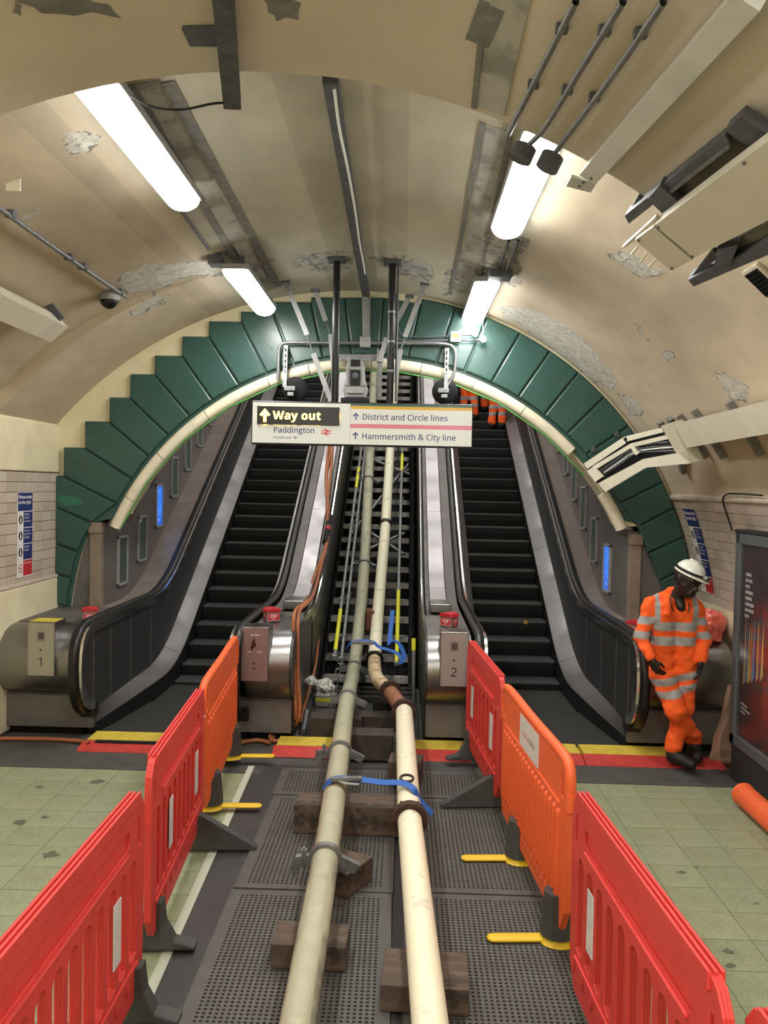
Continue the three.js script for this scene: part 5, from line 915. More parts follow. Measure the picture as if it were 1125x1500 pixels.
// ---------------------------------------------------------------- hanging direction sign
{
  const D = 7.85, tl = onD(368.5, 587, D), br = onD(692, 655, D), x0 = tl.x, x1 = br.x, y1 = (tl.y + onD(692, 592, D).y) / 2, y0 = (br.y + onD(368.5, 652, D).y) / 2, W = x1 - x0, H = y1 - y0, xs = x0 + W * 0.448;
  const o = thing('direction_sign', 'hanging white direction sign with a lit Way out display, on two black poles', 'sign', [(x0 + x1) / 2, y0, -D]);
  const cx = (x0 + x1) / 2, loc = (x) => x - cx;
  obj('housing', [bx(W, H, 0.12, 0, H / 2, -0.065, 0.012)], std({ color: 0x26282a, roughness: 0.5 }), o);
  const PX = 1000;                                         // pixels across the whole sign
  const k = PX / W, hPx = Math.round(H * k), wl_ = Math.round(0.448 * PX), wr_ = PX - wl_;
  const arrow = (x, X, Y, s, lw) => { x.lineWidth = lw; x.lineCap = 'butt'; x.beginPath(); x.moveTo(X, Y + s); x.lineTo(X, Y - s * 0.8); x.moveTo(X - s * 0.72, Y - s * 0.05); x.lineTo(X, Y - s * 0.85); x.lineTo(X + s * 0.72, Y - s * 0.05); x.stroke(); };
  const S = 2, face = (w, draw) => canvasTex(w * S, hPx * S, (x, W2, H2) => { x.scale(S, S); draw(x, w, hPx); });
  const left = face(wl_, (x, w, h) => {
    x.fillStyle = '#dcdfda'; x.fillRect(0, 0, w, h); x.fillStyle = '#24306b'; x.font = '37px sans-serif'; x.lineWidth = 1.2; x.strokeStyle = '#24306b'; x.fillText('Paddington', 96, h * 0.745, 205); x.strokeText('Paddington', 96, h * 0.745, 205);
    x.font = '20px sans-serif'; x.fillText('Heathrow', 96, h * 0.895, 84); x.lineWidth = 2.6; x.strokeStyle = '#24306b'; x.beginPath(); x.moveTo(212, h * 0.86); x.lineTo(192, h * 0.86); x.moveTo(200, h * 0.83); x.lineTo(192, h * 0.86); x.lineTo(200, h * 0.89); x.stroke();
    x.strokeStyle = '#c8323c'; x.lineWidth = 5; const ly = h * 0.71; x.beginPath(); x.moveTo(315, ly - 6); x.lineTo(362, ly - 6); x.moveTo(315, ly + 6); x.lineTo(362, ly + 6); x.stroke(); x.lineWidth = 5.5; x.beginPath(); x.moveTo(329, ly - 15); x.lineTo(350, ly - 5); x.lineTo(329, ly + 6); x.lineTo(350, ly + 17); x.stroke();
  });
  const right = face(wr_, (x, w, h) => {
    x.fillStyle = '#dfe1dd'; x.fillRect(0, 0, w, h); x.fillStyle = '#2c5f4a'; x.fillRect(0, 0, w, h * 0.05); x.fillStyle = '#dba81c'; x.fillRect(0, h * 0.05, w, h * 0.075);
    x.fillStyle = '#d9788b'; x.fillRect(0, h * 0.49, w, h * 0.105); x.fillStyle = '#24306b'; x.strokeStyle = '#24306b'; x.font = '38px sans-serif'; x.fillText('District and Circle lines', 52, h * 0.385, 420); x.fillText('Hammersmith & City line', 52, h * 0.865, 450); x.lineWidth = 1.1; x.strokeText('District and Circle lines', 52, h * 0.385, 420); x.strokeText('Hammersmith & City line', 52, h * 0.865, 450); arrow(x, 24, h * 0.31, 17, 6); arrow(x, 24, h * 0.785, 17, 6);
  });
  const panelMat = t => new THREE.MeshPhysicalMaterial({ map: t, roughness: 0.3, clearcoat: 0.5, clearcoatRoughness: 0.2 });
  const pl = W * 0.448 - 0.012, pr = W - W * 0.448 - 0.012;
  obj('face_panel', new THREE.PlaneGeometry(pl, H - 0.03).translate(loc(x0) + 0.012 + pl / 2, H / 2, -0.0005), panelMat(left), o, true);
  obj('face_panel', new THREE.PlaneGeometry(pr, H - 0.03).translate(loc(x1) - 0.010 - pr / 2, H / 2, -0.0005), panelMat(right), o, true);
  const led = canvasTex(1024, 256, (x, w, h) => { x.fillStyle = '#000'; x.fillRect(0, 0, w, h); x.fillStyle = '#ffe9a0'; x.strokeStyle = '#ffe9a0'; x.font = 'bold 158px sans-serif'; x.fillText('Way out', 196, 180, 600); x.lineWidth = 36; x.lineCap = 'butt'; x.beginPath(); x.moveTo(98, 222); x.lineTo(98, 60); x.moveTo(44, 132); x.lineTo(98, 62); x.lineTo(152, 132); x.stroke(); });
  const dw = W * 0.372, dh = H * 0.42, dx = loc(x0) + W * 0.027 + dw / 2, dy = H * 0.665;
  const disp = obj('display', new THREE.BoxGeometry(dw, dh, 0.016).translate(dx, dy, 0.004), std({ color: 0x15150f, roughness: 0.3, emissiveMap: led, emissive: new THREE.Color(1, 0.82, 0.38), emissiveIntensity: 4.5 }), o, true);
  const dl = new THREE.RectAreaLight(0xffd36a, 0.12, dw * 0.7, dh * 0.5); dl.name = 'display_light'; dl.position.set(dx, dy, 0.03); dl.rotation.y = Math.PI; o.add(dl);
  for (const [top, bot] of [[[493.5, 383], [490.5, 588]], [[575, 386], [571, 588]]]) {
    const a = onD(...top, D + 0.05), b = onD(...bot, D + 0.05), roof = vaultL(a.x, true), p = o.position;
    const pole = obj('pole', [cyl(V(b.x - p.x, H - 0.01, -0.06), V(a.x - p.x, roof - y0 + 0.02, -0.06), 0.034, 20)], M.black, o);
    obj('pole_plate', bx(0.17, 0.03, 0.17, a.x - p.x, roof - y0 - 0.015, -0.06, 0.005), M.darkIron, o);
    if (top[0] > 550) { for (const yy of [0.3, 0.58, 0.86]) obj('pole_band', cyl(V(b.x - p.x, H + yy, -0.06), V(b.x - p.x, H + yy + 0.018, -0.06), 0.037, 20), M.galv, o); obj('side_conduit', cyl(V(b.x - p.x + 0.055, H + 0.02, -0.06), V(a.x - p.x + 0.055, roof - y0, -0.06), 0.010, 8), M.darkIron, o); }
  }
}
// stays of the old sign: flat grey bars joined by thin rods
{
  const C = q => { const p = vaultHit(q[0], q[1]); if (-p.z > ARCH - 0.3) return onD(q[0], q[1], ARCH - 0.35); return p; };
  const stay = (label, pts) => { const o = thing('sign_stay', label, 'stay', [0, 0, 0], 0, 'cut grey stays round the sign poles'); const P = pts.map((q, i) => i === 0 ? C(q) : onD(q[0], q[1], q[2] ?? 8.3)); P[0].z = Math.max(P[0].z, -8.6); P[0] = onD(pts[0][0], pts[0][1], -P[0].z);
    obj('bar', [bar(P[0], P[1], 0.05, 0.014)], M.paintGrey, o); if (P[3]) { obj('rod', cyl(P[1], P[2], 0.008, 8), M.darkIron, o); obj('bar', bar(P[2], P[3], 0.05, 0.014), M.paintGrey, o); } const t = P[0]; obj('fixing', bx(0.09, 0.03, 0.06, t.x, t.y, t.z), M.darkIron, o); };
  stay('long grey stay left of the left sign pole, in two lengths', [[418, 412], [450, 491, 8.35], [459, 518, 8.3], [485, 588, 8.2]]);
  stay('short grey stay just left of the left sign pole', [[462, 426], [477, 470, 8.6], [484, 490, 8.6], [489, 540, 8.5]]);
  stay('grey stay leaning right of the right sign pole from a ceiling fixing', [[622, 416], [593, 494, 8.35], [587, 512, 8.3], [577, 560, 8.2]]);
  stay('short grey stay close right of the right sign pole', [[600, 434], [579, 474, 8.6], [566, 495, 8.6], [556, 530, 8.5]]);
}
// conduit, speakers, boxes and camera housing in front of the ring
{
  const D = ARCH - 0.16, at = (x, y, d = D) => onD(x, y, d);
  const c = thing('ring_conduit', 'grey conduit bent down at both ends across the green ring above the sign', 'conduit');
  obj('pipe', tube([at(407, 556), at(408, 525), at(409, 511), at(413, 504), at(422, 502), at(460, 502), at(530, 502.5), at(600, 502.5), at(652, 504), at(662, 507), at(667, 515), at(667, 535), at(664, 550), at(655, 566)], 0.019, 90, 10), M.galv, c);
  obj('junction_box', bx(0.115, 0.115, 0.07, at(535, 502).x, at(535, 502).y, -D + 0.02, 0.008), M.paintGrey, c);
  for (const q of [[450, 502], [520, 502], [598, 502]]) { const p = at(...q); obj('saddle', bx(0.03, 0.055, 0.05, p.x, p.y, p.z - 0.02, 0.006), M.darkIron, c); }
  const dp = thing('drop_channel', 'grey steel channel down the green ring to a square box over the sign', 'channel'); obj('channel', [bar(at(535, 432, ARCH - 0.1), at(536, 497, ARCH - 0.1), 0.07, 0.05), bar(at(541.5, 434, ARCH - 0.1), at(541, 494, ARCH - 0.1), 0.012, 0.07)], M.paintGrey, dp);
  for (const [i, [x, y]] of [[428, 570], [652, 573]].entries()) {
    const p = at(x, y), s = thing('loudspeaker', ['round black loudspeaker hung from slotted channel over the left escalator', 'round black loudspeaker hung from slotted channel over the right escalator'][i], 'loudspeaker', [p.x, p.y, p.z]);
    obj('dish', new THREE.LatheGeometry([[0, 0.05], [0.09, 0.045], [0.135, 0.02], [0.142, 0], [0.135, -0.012], [0, -0.02]].map(q => new THREE.Vector2(...q)), 32).rotateX(Math.PI / 2 + 0.3).translate(i ? 0.0 : 0.03, 0, -0.05), M.blackMatte, s);
    const tx = at(i ? 655 : 419, 506).x - p.x, ty = at(419, 506).y - p.y, st = [bar(V(tx, ty, 0), V(tx - 0.005, 0.02, 0.02), 0.042, 0.02)];
    const ch = obj('hanger', st, M.galv, s); for (let k = 0; k < 7; k++) obj('slot', bx(0.014, 0.035, 0.004, tx - 0.002, ty - 0.05 - k * 0.062, 0.021), M.blackMatte, ch);
    obj('bracket', [bx(0.12, 0.05, 0.04, -0.02, 0.0, 0.05, 0.006), bx(0.07, 0.04, 0.05, -0.01, -0.06, 0.04, 0.006)], M.galv, s);
  }
  const y = thing('yellow_label_box', 'small grey box with a yellow label on a twin conduit beside the right light', 'junction box'), yb = at(667, 494);
  obj('box', bx(0.115, 0.115, 0.07, yb.x, yb.y, yb.z, 0.008), M.paintGrey, y); obj('label', bx(0.07, 0.035, 0.003, yb.x, yb.y + 0.012, yb.z + 0.036), std({ color: 0xd9cf1e, roughness: 0.5 }), y);
  obj('conduit', [tube([at(580, 430, 8.9), at(581, 470), at(586, 488), at(596, 492.5), at(655, 492.5)], 0.012, 30, 8), tube([at(577, 430, 8.9), at(577.5, 475), at(582, 495), at(592, 498.5), at(655, 498.5)], 0.012, 30, 8), cyl(at(676, 490.5), at(694, 490.5), 0.012, 8), cyl(at(676, 498.5), at(704, 498.5), 0.012, 8)], M.darkIron, y);
  for (const [i, [x, yy]] of [[695, 490], [707, 498]].entries()) { const p = at(x, yy); obj('round_box', cyl(p, p.clone().add(V(0, 0, 0.06)), 0.037, 20), M.paintGrey, y); obj('drop_wire', cyl(p, V(p.x, p.y + 0.22, p.z), 0.004, 6), M.galv, y); }
  const h = at(521, 556, 8.9), u = thing('camera_housing', 'grey cast camera housing hung behind the sign between the pipes', 'camera', [h.x, h.y, h.z]);
  obj('body', [extrude([[-0.11, -0.20], [0.11, -0.20], [0.135, -0.12], [0.10, 0.02], [0.09, 0.16], [0.07, 0.20], [-0.07, 0.20], [-0.09, 0.16], [-0.10, 0.02], [-0.135, -0.12]], 0.16, 0.012).translate(0, 0, -0.08)], M.paintGrey, u);
  obj('lens_port', [bx(0.1, 0.17, 0.02, 0, 0.01, 0.08, 0.006), bx(0.1, 0.07, 0.02, 0, 0.165, 0.08, 0.004)], M.black, u); obj('lens', cyl(V(0, 0.03, 0.07), V(0, 0.03, 0.1), 0.034, 20), M.darkIron, u); obj('rib', [bx(0.03, 0.2, 0.03, -0.085, 0.02, 0.085, 0.008), bx(0.03, 0.2, 0.03, 0.085, 0.02, 0.085, 0.008), bx(0.18, 0.06, 0.03, 0, -0.13, 0.085, 0.008)], M.paintGrey, u); obj('base', bx(0.3, 0.05, 0.2, 0, -0.23, 0, 0.01), M.blackMatte, u);
  const fr = thing('hanger_frame', 'galvanised hanger frame under the top of the arch', 'frame');
  obj('cross_bar', bar(at(492, 524, 9.0), at(556, 524, 9.0), 0.07, 0.03), M.galv, fr); obj('upright', bar(at(556, 512, 9.0), at(556, 585, 9.0), 0.05, 0.03), M.galv, fr); obj('upright', bar(at(487, 500, 9.0), at(488, 580, 9.0), 0.035, 0.02), M.galv, fr); obj('knuckle', bx(0.07, 0.14, 0.06, at(557, 520, 9).x, at(557, 522, 9).y, -8.98, 0.01), M.galv, fr);
}
// ---------------------------------------------------------------- notices on the side walls
{
  const tex = canvasTex(512, 1340, (x, w, h) => {
    x.fillStyle = '#e4e2dc'; x.fillRect(0, 0, w, h); x.fillStyle = '#23306f'; x.fillRect(0, 0, w, 292); x.fillStyle = '#f0eeea'; x.font = 'bold 76px sans-serif'; x.fillText('Please stand', 22, 95, 466); x.fillText('on the right', 22, 180, 440);
    const rows = [['Hold the', 'hand rail', 'at all times'], ['Carry any', 'push chairs', 'and dogs'], ['Keep feet', 'off sides'], ['No smoking']];
    rows.forEach((t, i) => { const y0 = 306 + i * 259; x.fillStyle = i === 3 ? '#bd2a34' : '#23306f'; x.fillRect(190, y0, w - 190, 247); x.fillStyle = '#e9e7e4'; x.font = '46px sans-serif'; t.forEach((s, k) => x.fillText(s, 214, y0 + 58 + k * 54, 280));
      x.fillStyle = i === 3 ? '#bd2a34' : '#262a33'; x.beginPath(); x.arc(96, y0 + 122, 70, 0, 7); x.fill(); x.fillStyle = '#e4e2dc'; if (i === 3) { x.beginPath(); x.arc(96, y0 + 122, 54, 0, 7); x.fill(); x.strokeStyle = '#bd2a34'; x.lineWidth = 14; x.beginPath(); x.moveTo(60, y0 + 86); x.lineTo(132, y0 + 158); x.stroke(); x.fillStyle = '#262a33'; x.fillRect(56, y0 + 116, 80, 12); } else { x.beginPath(); x.arc(96, y0 + 88, 15, 0, 7); x.fill(); x.fillRect(80, y0 + 106, 32, 64); x.fillRect(112, y0 + 118 + i * 8, 18, 12); } });
  });
  const m = std({ map: tex, roughness: 0.35 }), W = 0.335, H = 0.87;
  const l = thing('escalator_notice', 'tall blue and red notice on the tiled left wall', 'notice', [XL + 0.03, 1.95, -8.37], Math.PI / 2);
  obj('board', bx(W, H, 0.006, 0, 0, 0), M.white, l); obj('print', new THREE.PlaneGeometry(W - 0.01, H - 0.01).translate(0, 0, 0.004), m, l, true);
  // on the curved right wall the board bends with it
  const r = thing('escalator_notice', 'tall blue and red notice bent with the curved tiled right wall', 'notice'); const a1 = Math.asin((2.36 - RC.y) / RC.r), a0 = a1 - 0.92 / RC.r, pos = [], uv = [], idx = [], n = 8, d0 = 8.56, d1 = 8.90;
  for (let i = 0; i <= n; i++) { const a = lerp(a0, a1, i / n), R = RC.r - 0.028; pos.push(RC.x + R * Math.cos(a), RC.y + R * Math.sin(a), -d1, RC.x + R * Math.cos(a), RC.y + R * Math.sin(a), -d0); uv.push(0, i / n, 1, i / n); if (i < n) { const k = 2 * i; idx.push(k, k + 1, k + 2, k + 1, k + 3, k + 2); } }
  const g = new THREE.BufferGeometry(); g.setAttribute('position', new THREE.Float32BufferAttribute(pos, 3)); g.setAttribute('uv', new THREE.Float32BufferAttribute(uv, 2)); g.setIndex(idx); g.computeVertexNormals(); const mm = m.clone(); mm.side = THREE.DoubleSide; obj('print', g, mm, r, true);
}
// ---------------------------------------------------------------- poster case, bags, sheeting
{
  const X = 2.95, D0 = 5.4, D1 = 7.34, y0 = 0.31, y1 = 2.18, o = thing('poster_case', 'grey framed poster case with a dark poster standing by the right wall', 'poster case', [X, 0, -(D0 + D1) / 2], -Math.PI / 2);
  const L = D1 - D0, H = y1 - y0, fm = std({ color: 0xffffff, roughness: 0.45, metalness: 0.3, map: mottled([96, 100, 102], 0.08, 6, 0.8) });
  obj('frame', [bx(L, 0.10, 0.13, 0, y1 - 0.05, -0.06, 0.012), bx(L, 0.10, 0.13, 0, y0 + 0.05, -0.06, 0.012), bx(0.10, H, 0.13, -L / 2 + 0.05, (y0 + y1) / 2, -0.06, 0.012), bx(0.10, H, 0.13, L / 2 - 0.05, (y0 + y1) / 2, -0.06, 0.012)], fm, o);
  obj('cap', bx(L + 0.01, 0.03, 0.15, 0, y1 + 0.012, -0.06, 0.008), M.blackMatte, o);
  obj('stand', bx(L - 0.04, y0, 0.12, 0, y0 / 2, -0.07, 0.01), std({ color: 0x2b2a2c, roughness: 0.6 }), o);
  const tex = canvasTex(1024, 1024, (x, w, h) => {
    x.fillStyle = '#241a22'; x.fillRect(0, 0, w, h);
    for (let i = 0; i < 240; i++) { const t = rnd(), y = rnd() * h, c = t < 0.35 ? '70,18,24' : t < 0.6 ? '26,26,52' : '34,26,34'; x.fillStyle = `rgba(${c},0.35)`; x.beginPath(); x.ellipse(rnd() * w, y, 60 + 90 * rnd(), 40 + 110 * rnd(), rnd(), 0, 7); x.fill(); }
    x.fillStyle = '#6b1c22'; x.beginPath(); x.moveTo(250, 300); x.lineTo(330, 330); x.lineTo(420, 700); x.lineTo(400, 900); x.lineTo(280, 860); x.closePath(); x.fill();
    const cols = ['#8a8d64', '#3c5a86', '#a8a452', '#b9743e', '#5c8aa8', '#2a3168', '#c09a58', '#79335a', '#c7b06a'];
    cols.forEach((c, i) => { x.fillStyle = c; const a = 46 + i * 25; x.beginPath(); x.moveTo(a + 8, 380 + (i % 3) * 34); x.lineTo(a + 15, 372 + (i % 4) * 22); x.lineTo(a + 24, 720 - i * 9); x.lineTo(a - 4, 745 - i * 8); x.closePath(); x.fill(); });
    x.fillStyle = '#c9cbc8'; const lines = [60, 74, 52, 80, 66, 92, 96, 50]; lines.forEach((n, i) => { for (let a = 0; a < n; a += 13) x.fillRect(40 + a, 150 + i * 31, 7 + 3 * hash(a, i), 15 + 4 * hash(i, a)); });
    [70, 110, 50].forEach((n, i) => { for (let a = 0; a < n; a += 11) x.fillRect(30 + a, 838 + i * 22 + a * 0.1, 7, 11); });
  });
  obj('poster', new THREE.PlaneGeometry(L - 0.19, H - 0.19).translate(0, (y0 + y1) / 2, -0.03), std({ map: tex, roughness: 0.6 }), o, true);
  obj('glass', new THREE.BoxGeometry(L - 0.19, H - 0.19, 0.006).translate(0, (y0 + y1) / 2, -0.012), new THREE.MeshPhysicalMaterial({ color: 0xffffff, transmission: 1, thickness: 0, roughness: 0.16, ior: 1.4 }), o);
  // bags on the newel deck
  const bag = (label, x, y, z, sx, sy, sz, k) => { const g = new THREE.IcosahedronGeometry(1, 12), A = g.attributes.position; for (let i = 0; i < A.count; i++) { const v = V().fromBufferAttribute(A, i).normalize(), n = fbm(v.x * 2.4 + k * 9 + 20, v.y * 2.4 + v.z * 1.9 + 20, 4) - 0.5, q = Math.abs(fbm(v.x * 5 + k + 30, v.z * 5 + v.y * 4 + 30, 3) - 0.5), s = 0.88 + 0.5 * n - 0.35 * q; const sq = p => Math.sign(p) * Math.pow(Math.abs(p), 0.75); A.setXYZ(i, sq(v.x) * s * sx, Math.max(-0.8, sq(v.y) * s) * sy, sq(v.z) * s * sz); } return tag(obj('plastic_bag', toCreasedNormals(g, 0.35).translate(x, y, z), new THREE.MeshPhysicalMaterial({ color: 0xffffff, roughness: 0.3, clearcoat: 0.6, clearcoatRoughness: 0.2, map: mottled([232, 108, 92], 0.22, 6, 0.25) })), label, 'bag', 'salmon pink plastic bags on the newel'); };
  const b = onD(1043, 922, 8.0); bag('salmon pink plastic bag right beside the worker on the right newel', b.x, 1.22, -8.1, 0.17, 0.17, 0.16, 0); bag('salmon pink plastic bag against the poster case on the right newel', b.x + 0.13, 1.205, -8.34, 0.11, 0.15, 0.14, 1);
  // hanging sheet
  const P = (px, py, D) => onD(px, py, D), rows = [[[1066, 1003, 7.5], [1069, 1003, 7.48], [1072, 1003, 7.46]], [[1056, 1050, 7.5], [1062, 1048, 7.4], [1072, 1046, 7.42]], [[1045, 1080, 7.42], [1056, 1078, 7.3], [1074, 1078, 7.38]], [[1042, 1098, 7.36], [1054, 1098, 7.26], [1076, 1100, 7.34]], [[1038, 1112, 7.36], [1056, 1115, 7.28], [1078, 1114, 7.34]]].map(r => r.map(q => P(...q)));
  const pos = []; for (let i = 0; i < rows.length - 1; i++) for (let j = 0; j < 2; j++) { const [a, q, c, d] = [rows[i][j], rows[i][j + 1], rows[i + 1][j], rows[i + 1][j + 1]]; pos.push(...a.toArray(), ...c.toArray(), ...q.toArray(), ...q.toArray(), ...c.toArray(), ...d.toArray()); }
  const g = new THREE.BufferGeometry(); g.setAttribute('position', new THREE.Float32BufferAttribute(pos, 3)); g.computeVertexNormals();
  tag(obj('plastic_sheet', g, new THREE.MeshPhysicalMaterial({ color: 0xa88874, roughness: 0.35, side: THREE.DoubleSide, transmission: 0.35, thickness: 0 })), 'crumpled brownish plastic sheet hanging behind the poster case', 'sheet');
  const st = onD(778, 890, 11.3); tag(obj('step_sticker', bx(0.05, 0.05, 0.004, onX(779, 890, 1.72).x, 0, 0), std({ color: 0xb99a2b, roughness: 0.6 })), 'small yellow sticker on a riser of the right escalator', 'sticker').position.copy(V(0, 0.60 + 0.1, -(10.28 + 0.3464 * 3) + 0.005)).add(V(0, 0, 0));
}
// ---------------------------------------------------------------- people
const smin = (a, b, k) => { const h = Math.max(k - Math.abs(a - b), 0) / k; return Math.min(a, b) - h * h * k / 4; };
function capsule(p, a, b, ra, rb, sz = 1) {                // distance to a tapered capsule; sz > 1 flattens it front to back
  const px = p[0] - a.x, py = p[1] - a.y, pz = (p[2] - a.z) * sz, bx_ = b.x - a.x, by = b.y - a.y, bz = (b.z - a.z) * sz;
  const l = bx_ * bx_ + by * by + bz * bz || 1e-9, t = Math.max(0, Math.min(1, (px * bx_ + py * by + pz * bz) / l));
  return Math.hypot(px - bx_ * t, py - by * t, pz - bz * t) - (ra + (rb - ra) * t);
}
const field = (bones, k) => p => { let d = 9; for (const [a, b, ra, rb, sz] of bones) d = smin(d, capsule(p, a, b, ra, rb, sz), k); return d; };
function surfaceNet(f, lo, hi, h, colour) {                // one closed smooth mesh of f = 0
  const n = [0, 1, 2].map(i => Math.ceil((hi[i] - lo[i]) / h) + 1), id = (i, j, k) => i + n[0] * (j + n[1] * k), F = new Float32Array(n[0] * n[1] * n[2]);
  for (let k = 0; k < n[2]; k++) for (let j = 0; j < n[1]; j++) for (let i = 0; i < n[0]; i++) F[id(i, j, k)] = f([lo[0] + i * h, lo[1] + j * h, lo[2] + k * h]);
  const vid = new Int32Array(F.length).fill(-1), pos = [], idx = [];
  const E = []; for (let a = 0; a < 8; a++) for (const s of [1, 2, 4]) if (!(a & s)) E.push([a, a | s]);
  for (let k = 0; k < n[2] - 1; k++) for (let j = 0; j < n[1] - 1; j++) for (let i = 0; i < n[0] - 1; i++) {
    let m = 0; const v = []; for (let c = 0; c < 8; c++) { const q = F[id(i + (c & 1), j + (c >> 1 & 1), k + (c >> 2))]; v.push(q); if (q < 0) m++; }
    if (m === 0 || m === 8) continue;
    let x = 0, y = 0, z = 0, c = 0; for (const [a, b] of E) if ((v[a] < 0) !== (v[b] < 0)) { const t = v[a] / (v[a] - v[b]); x += (a & 1) + t * ((b & 1) - (a & 1)); y += (a >> 1 & 1) + t * ((b >> 1 & 1) - (a >> 1 & 1)); z += (a >> 2) + t * ((b >> 2) - (a >> 2)); c++; }
    vid[id(i, j, k)] = pos.length / 3; pos.push(lo[0] + (i + x / c) * h, lo[1] + (j + y / c) * h, lo[2] + (k + z / c) * h);
  }
  for (let k = 1; k < n[2] - 1; k++) for (let j = 1; j < n[1] - 1; j++) for (let i = 1; i < n[0] - 1; i++) {
    const a = F[id(i, j, k)] < 0;
    const q = (A, B, C, D2, flip) => flip ? idx.push(A, C, B, B, C, D2) : idx.push(A, B, C, B, D2, C);
    if (a !== F[id(i + 1, j, k)] < 0) q(vid[id(i, j - 1, k - 1)], vid[id(i, j, k - 1)], vid[id(i, j - 1, k)], vid[id(i, j, k)], !a);
    if (a !== F[id(i, j + 1, k)] < 0) q(vid[id(i - 1, j, k - 1)], vid[id(i - 1, j, k)], vid[id(i, j, k - 1)], vid[id(i, j, k)], a) ;
    if (a !== F[id(i, j, k + 1)] < 0) q(vid[id(i - 1, j - 1, k)], vid[id(i, j - 1, k)], vid[id(i - 1, j, k)], vid[id(i, j, k)], !a);
  }
  for (let t = 0; t < idx.length; t += 3) { // turn every face outwards by the field's gradient
    const c = [0, 1, 2].map(e => (pos[3 * idx[t] + e] + pos[3 * idx[t + 1] + e] + pos[3 * idx[t + 2] + e]) / 3), g = [0, 1, 2].map(e => { const q = c.slice(); q[e] += h * 0.5; return f(q) - f(c); });
    const A = V().fromArray(pos, 3 * idx[t]), B = V().fromArray(pos, 3 * idx[t + 1]), C = V().fromArray(pos, 3 * idx[t + 2]);
    if (B.sub(A).cross(C.sub(A)).dot(V(...g)) < 0) { const s = idx[t + 1]; idx[t + 1] = idx[t + 2]; idx[t + 2] = s; }
  }
  const g = new THREE.BufferGeometry(); g.setAttribute('position', new THREE.Float32BufferAttribute(pos, 3));
  if (colour) { const col = []; for (let i = 0; i < pos.length; i += 3) col.push(...colour(pos[i], pos[i + 1], pos[i + 2])); g.setAttribute('color', new THREE.Float32BufferAttribute(col, 3)); }
  g.setIndex(idx); g.computeVertexNormals(); return g;
}
const bounds = (bones, pad) => { const lo = [9e9, 9e9, 9e9], hi = [-9e9, -9e9, -9e9]; for (const [a, b, ra, rb] of bones) for (const [p, r] of [[a, ra], [b, rb]]) [p.x, p.y, p.z].forEach((c, i) => { lo[i] = Math.min(lo[i], c - r - pad); hi[i] = Math.max(hi[i], c + r + pad); }); return [lo, hi]; };
const ORANGE = [1.0, 0.125, 0.014], TAPE = [0.36, 0.36, 0.355];
const cloth = new THREE.MeshPhysicalMaterial({ vertexColors: true, color: 0xffffff, roughness: 0.85, sheen: 0.2, bumpMap: fine, bumpScale: 0.001 });
const skin = std({ color: 0x241713, roughness: 0.5 }), bootMat = std({ color: 0x1c1a18, roughness: 0.6 }), helmetMat = new THREE.MeshPhysicalMaterial({ color: 0xe6e6da, roughness: 0.32, clearcoat: 0.4 });
function mesh(name, bones, k, h, mat, parent, colour, wr = 0) {
  const F = field(bones, k), [lo, hi] = bounds(bones, 0.04);
  const f = wr ? p => F(p) + wr * (fbm(p[0] * 13 + p[2] * 9 + 50, p[1] * 17 + 50, 2) - 0.5) : F;
  return obj(name, surfaceNet(f, lo, hi, h, colour), mat, parent);
}
function handBones(w, dir, palmN, side, s = 1) {           // wrist, pointing direction, palm normal, thumb side (+1 / -1)
  const y = dir.clone().normalize(), z = palmN.clone().addScaledVector(y, -palmN.dot(y)).normalize(), x = y.clone().cross(z).multiplyScalar(side), P = (a, b, c) => w.clone().addScaledVector(x, a * s).addScaledVector(y, b * s).addScaledVector(z, c * s);
  const B = [[P(0, -0.03, 0), P(0, 0.02, 0), 0.030 * s, 0.03 * s]];
  for (const [i, L] of [0.075, 0.083, 0.078, 0.062].entries()) { const a = 0.030 - i * 0.0195, k = P(a, 0.095 - (i === 3 ? 0.01 : 0), 0.0), m = P(a * 1.12, 0.095 + L * 0.48, 0.022), e = P(a * 1.12, 0.095 + L * 0.80, 0.052); B.push([P(a * 0.7, 0.02, 0), k, 0.019 * s, 0.0135 * s], [k, m, 0.0115 * s, 0.0105 * s], [m, e, 0.0105 * s, 0.0088 * s]); }
  B.push([P(0.022, 0.03, 0.008), P(0.052, 0.062, 0.022), 0.017 * s, 0.0135 * s], [P(0.052, 0.062, 0.022), P(0.056, 0.10, 0.036), 0.0125 * s, 0.0098 * s]);
  return B;
}
function headBones(c, q, s = 1) {                          // skull, jaw, nose, ears and brow, turned by q
  const P = (x, y, z) => V(x, y, z).multiplyScalar(s).applyQuaternion(q).add(c);
  return [[P(0, 0.035, -0.025), P(0, 0.03, 0.02), 0.088 * s, 0.082 * s], [P(0, 0.0, 0.03), P(0, -0.075, 0.055), 0.066 * s, 0.043 * s], [P(-0.035, -0.03, 0.03), P(-0.022, -0.085, 0.05), 0.045 * s, 0.03 * s], [P(0.035, -0.03, 0.03), P(0.022, -0.085, 0.05), 0.045 * s, 0.03 * s],
    [P(0, 0.012, 0.092), P(0, -0.028, 0.112), 0.011 * s, 0.016 * s], [P(-0.016, -0.032, 0.10), P(0.016, -0.032, 0.10), 0.012 * s, 0.012 * s], [P(-0.022, -0.062, 0.092), P(0.022, -0.062, 0.092), 0.0115 * s, 0.0115 * s], [P(-0.02, -0.076, 0.089), P(0.02, -0.076, 0.089), 0.0115 * s, 0.0115 * s], [P(-0.045, 0.026, 0.085), P(0.045, 0.026, 0.085), 0.012 * s, 0.012 * s],
    [P(-0.086, 0.02, -0.01), P(-0.088, -0.03, 0.0), 0.014 * s, 0.010 * s], [P(0.086, 0.02, -0.01), P(0.088, -0.03, 0.0), 0.014 * s, 0.010 * s]];
}
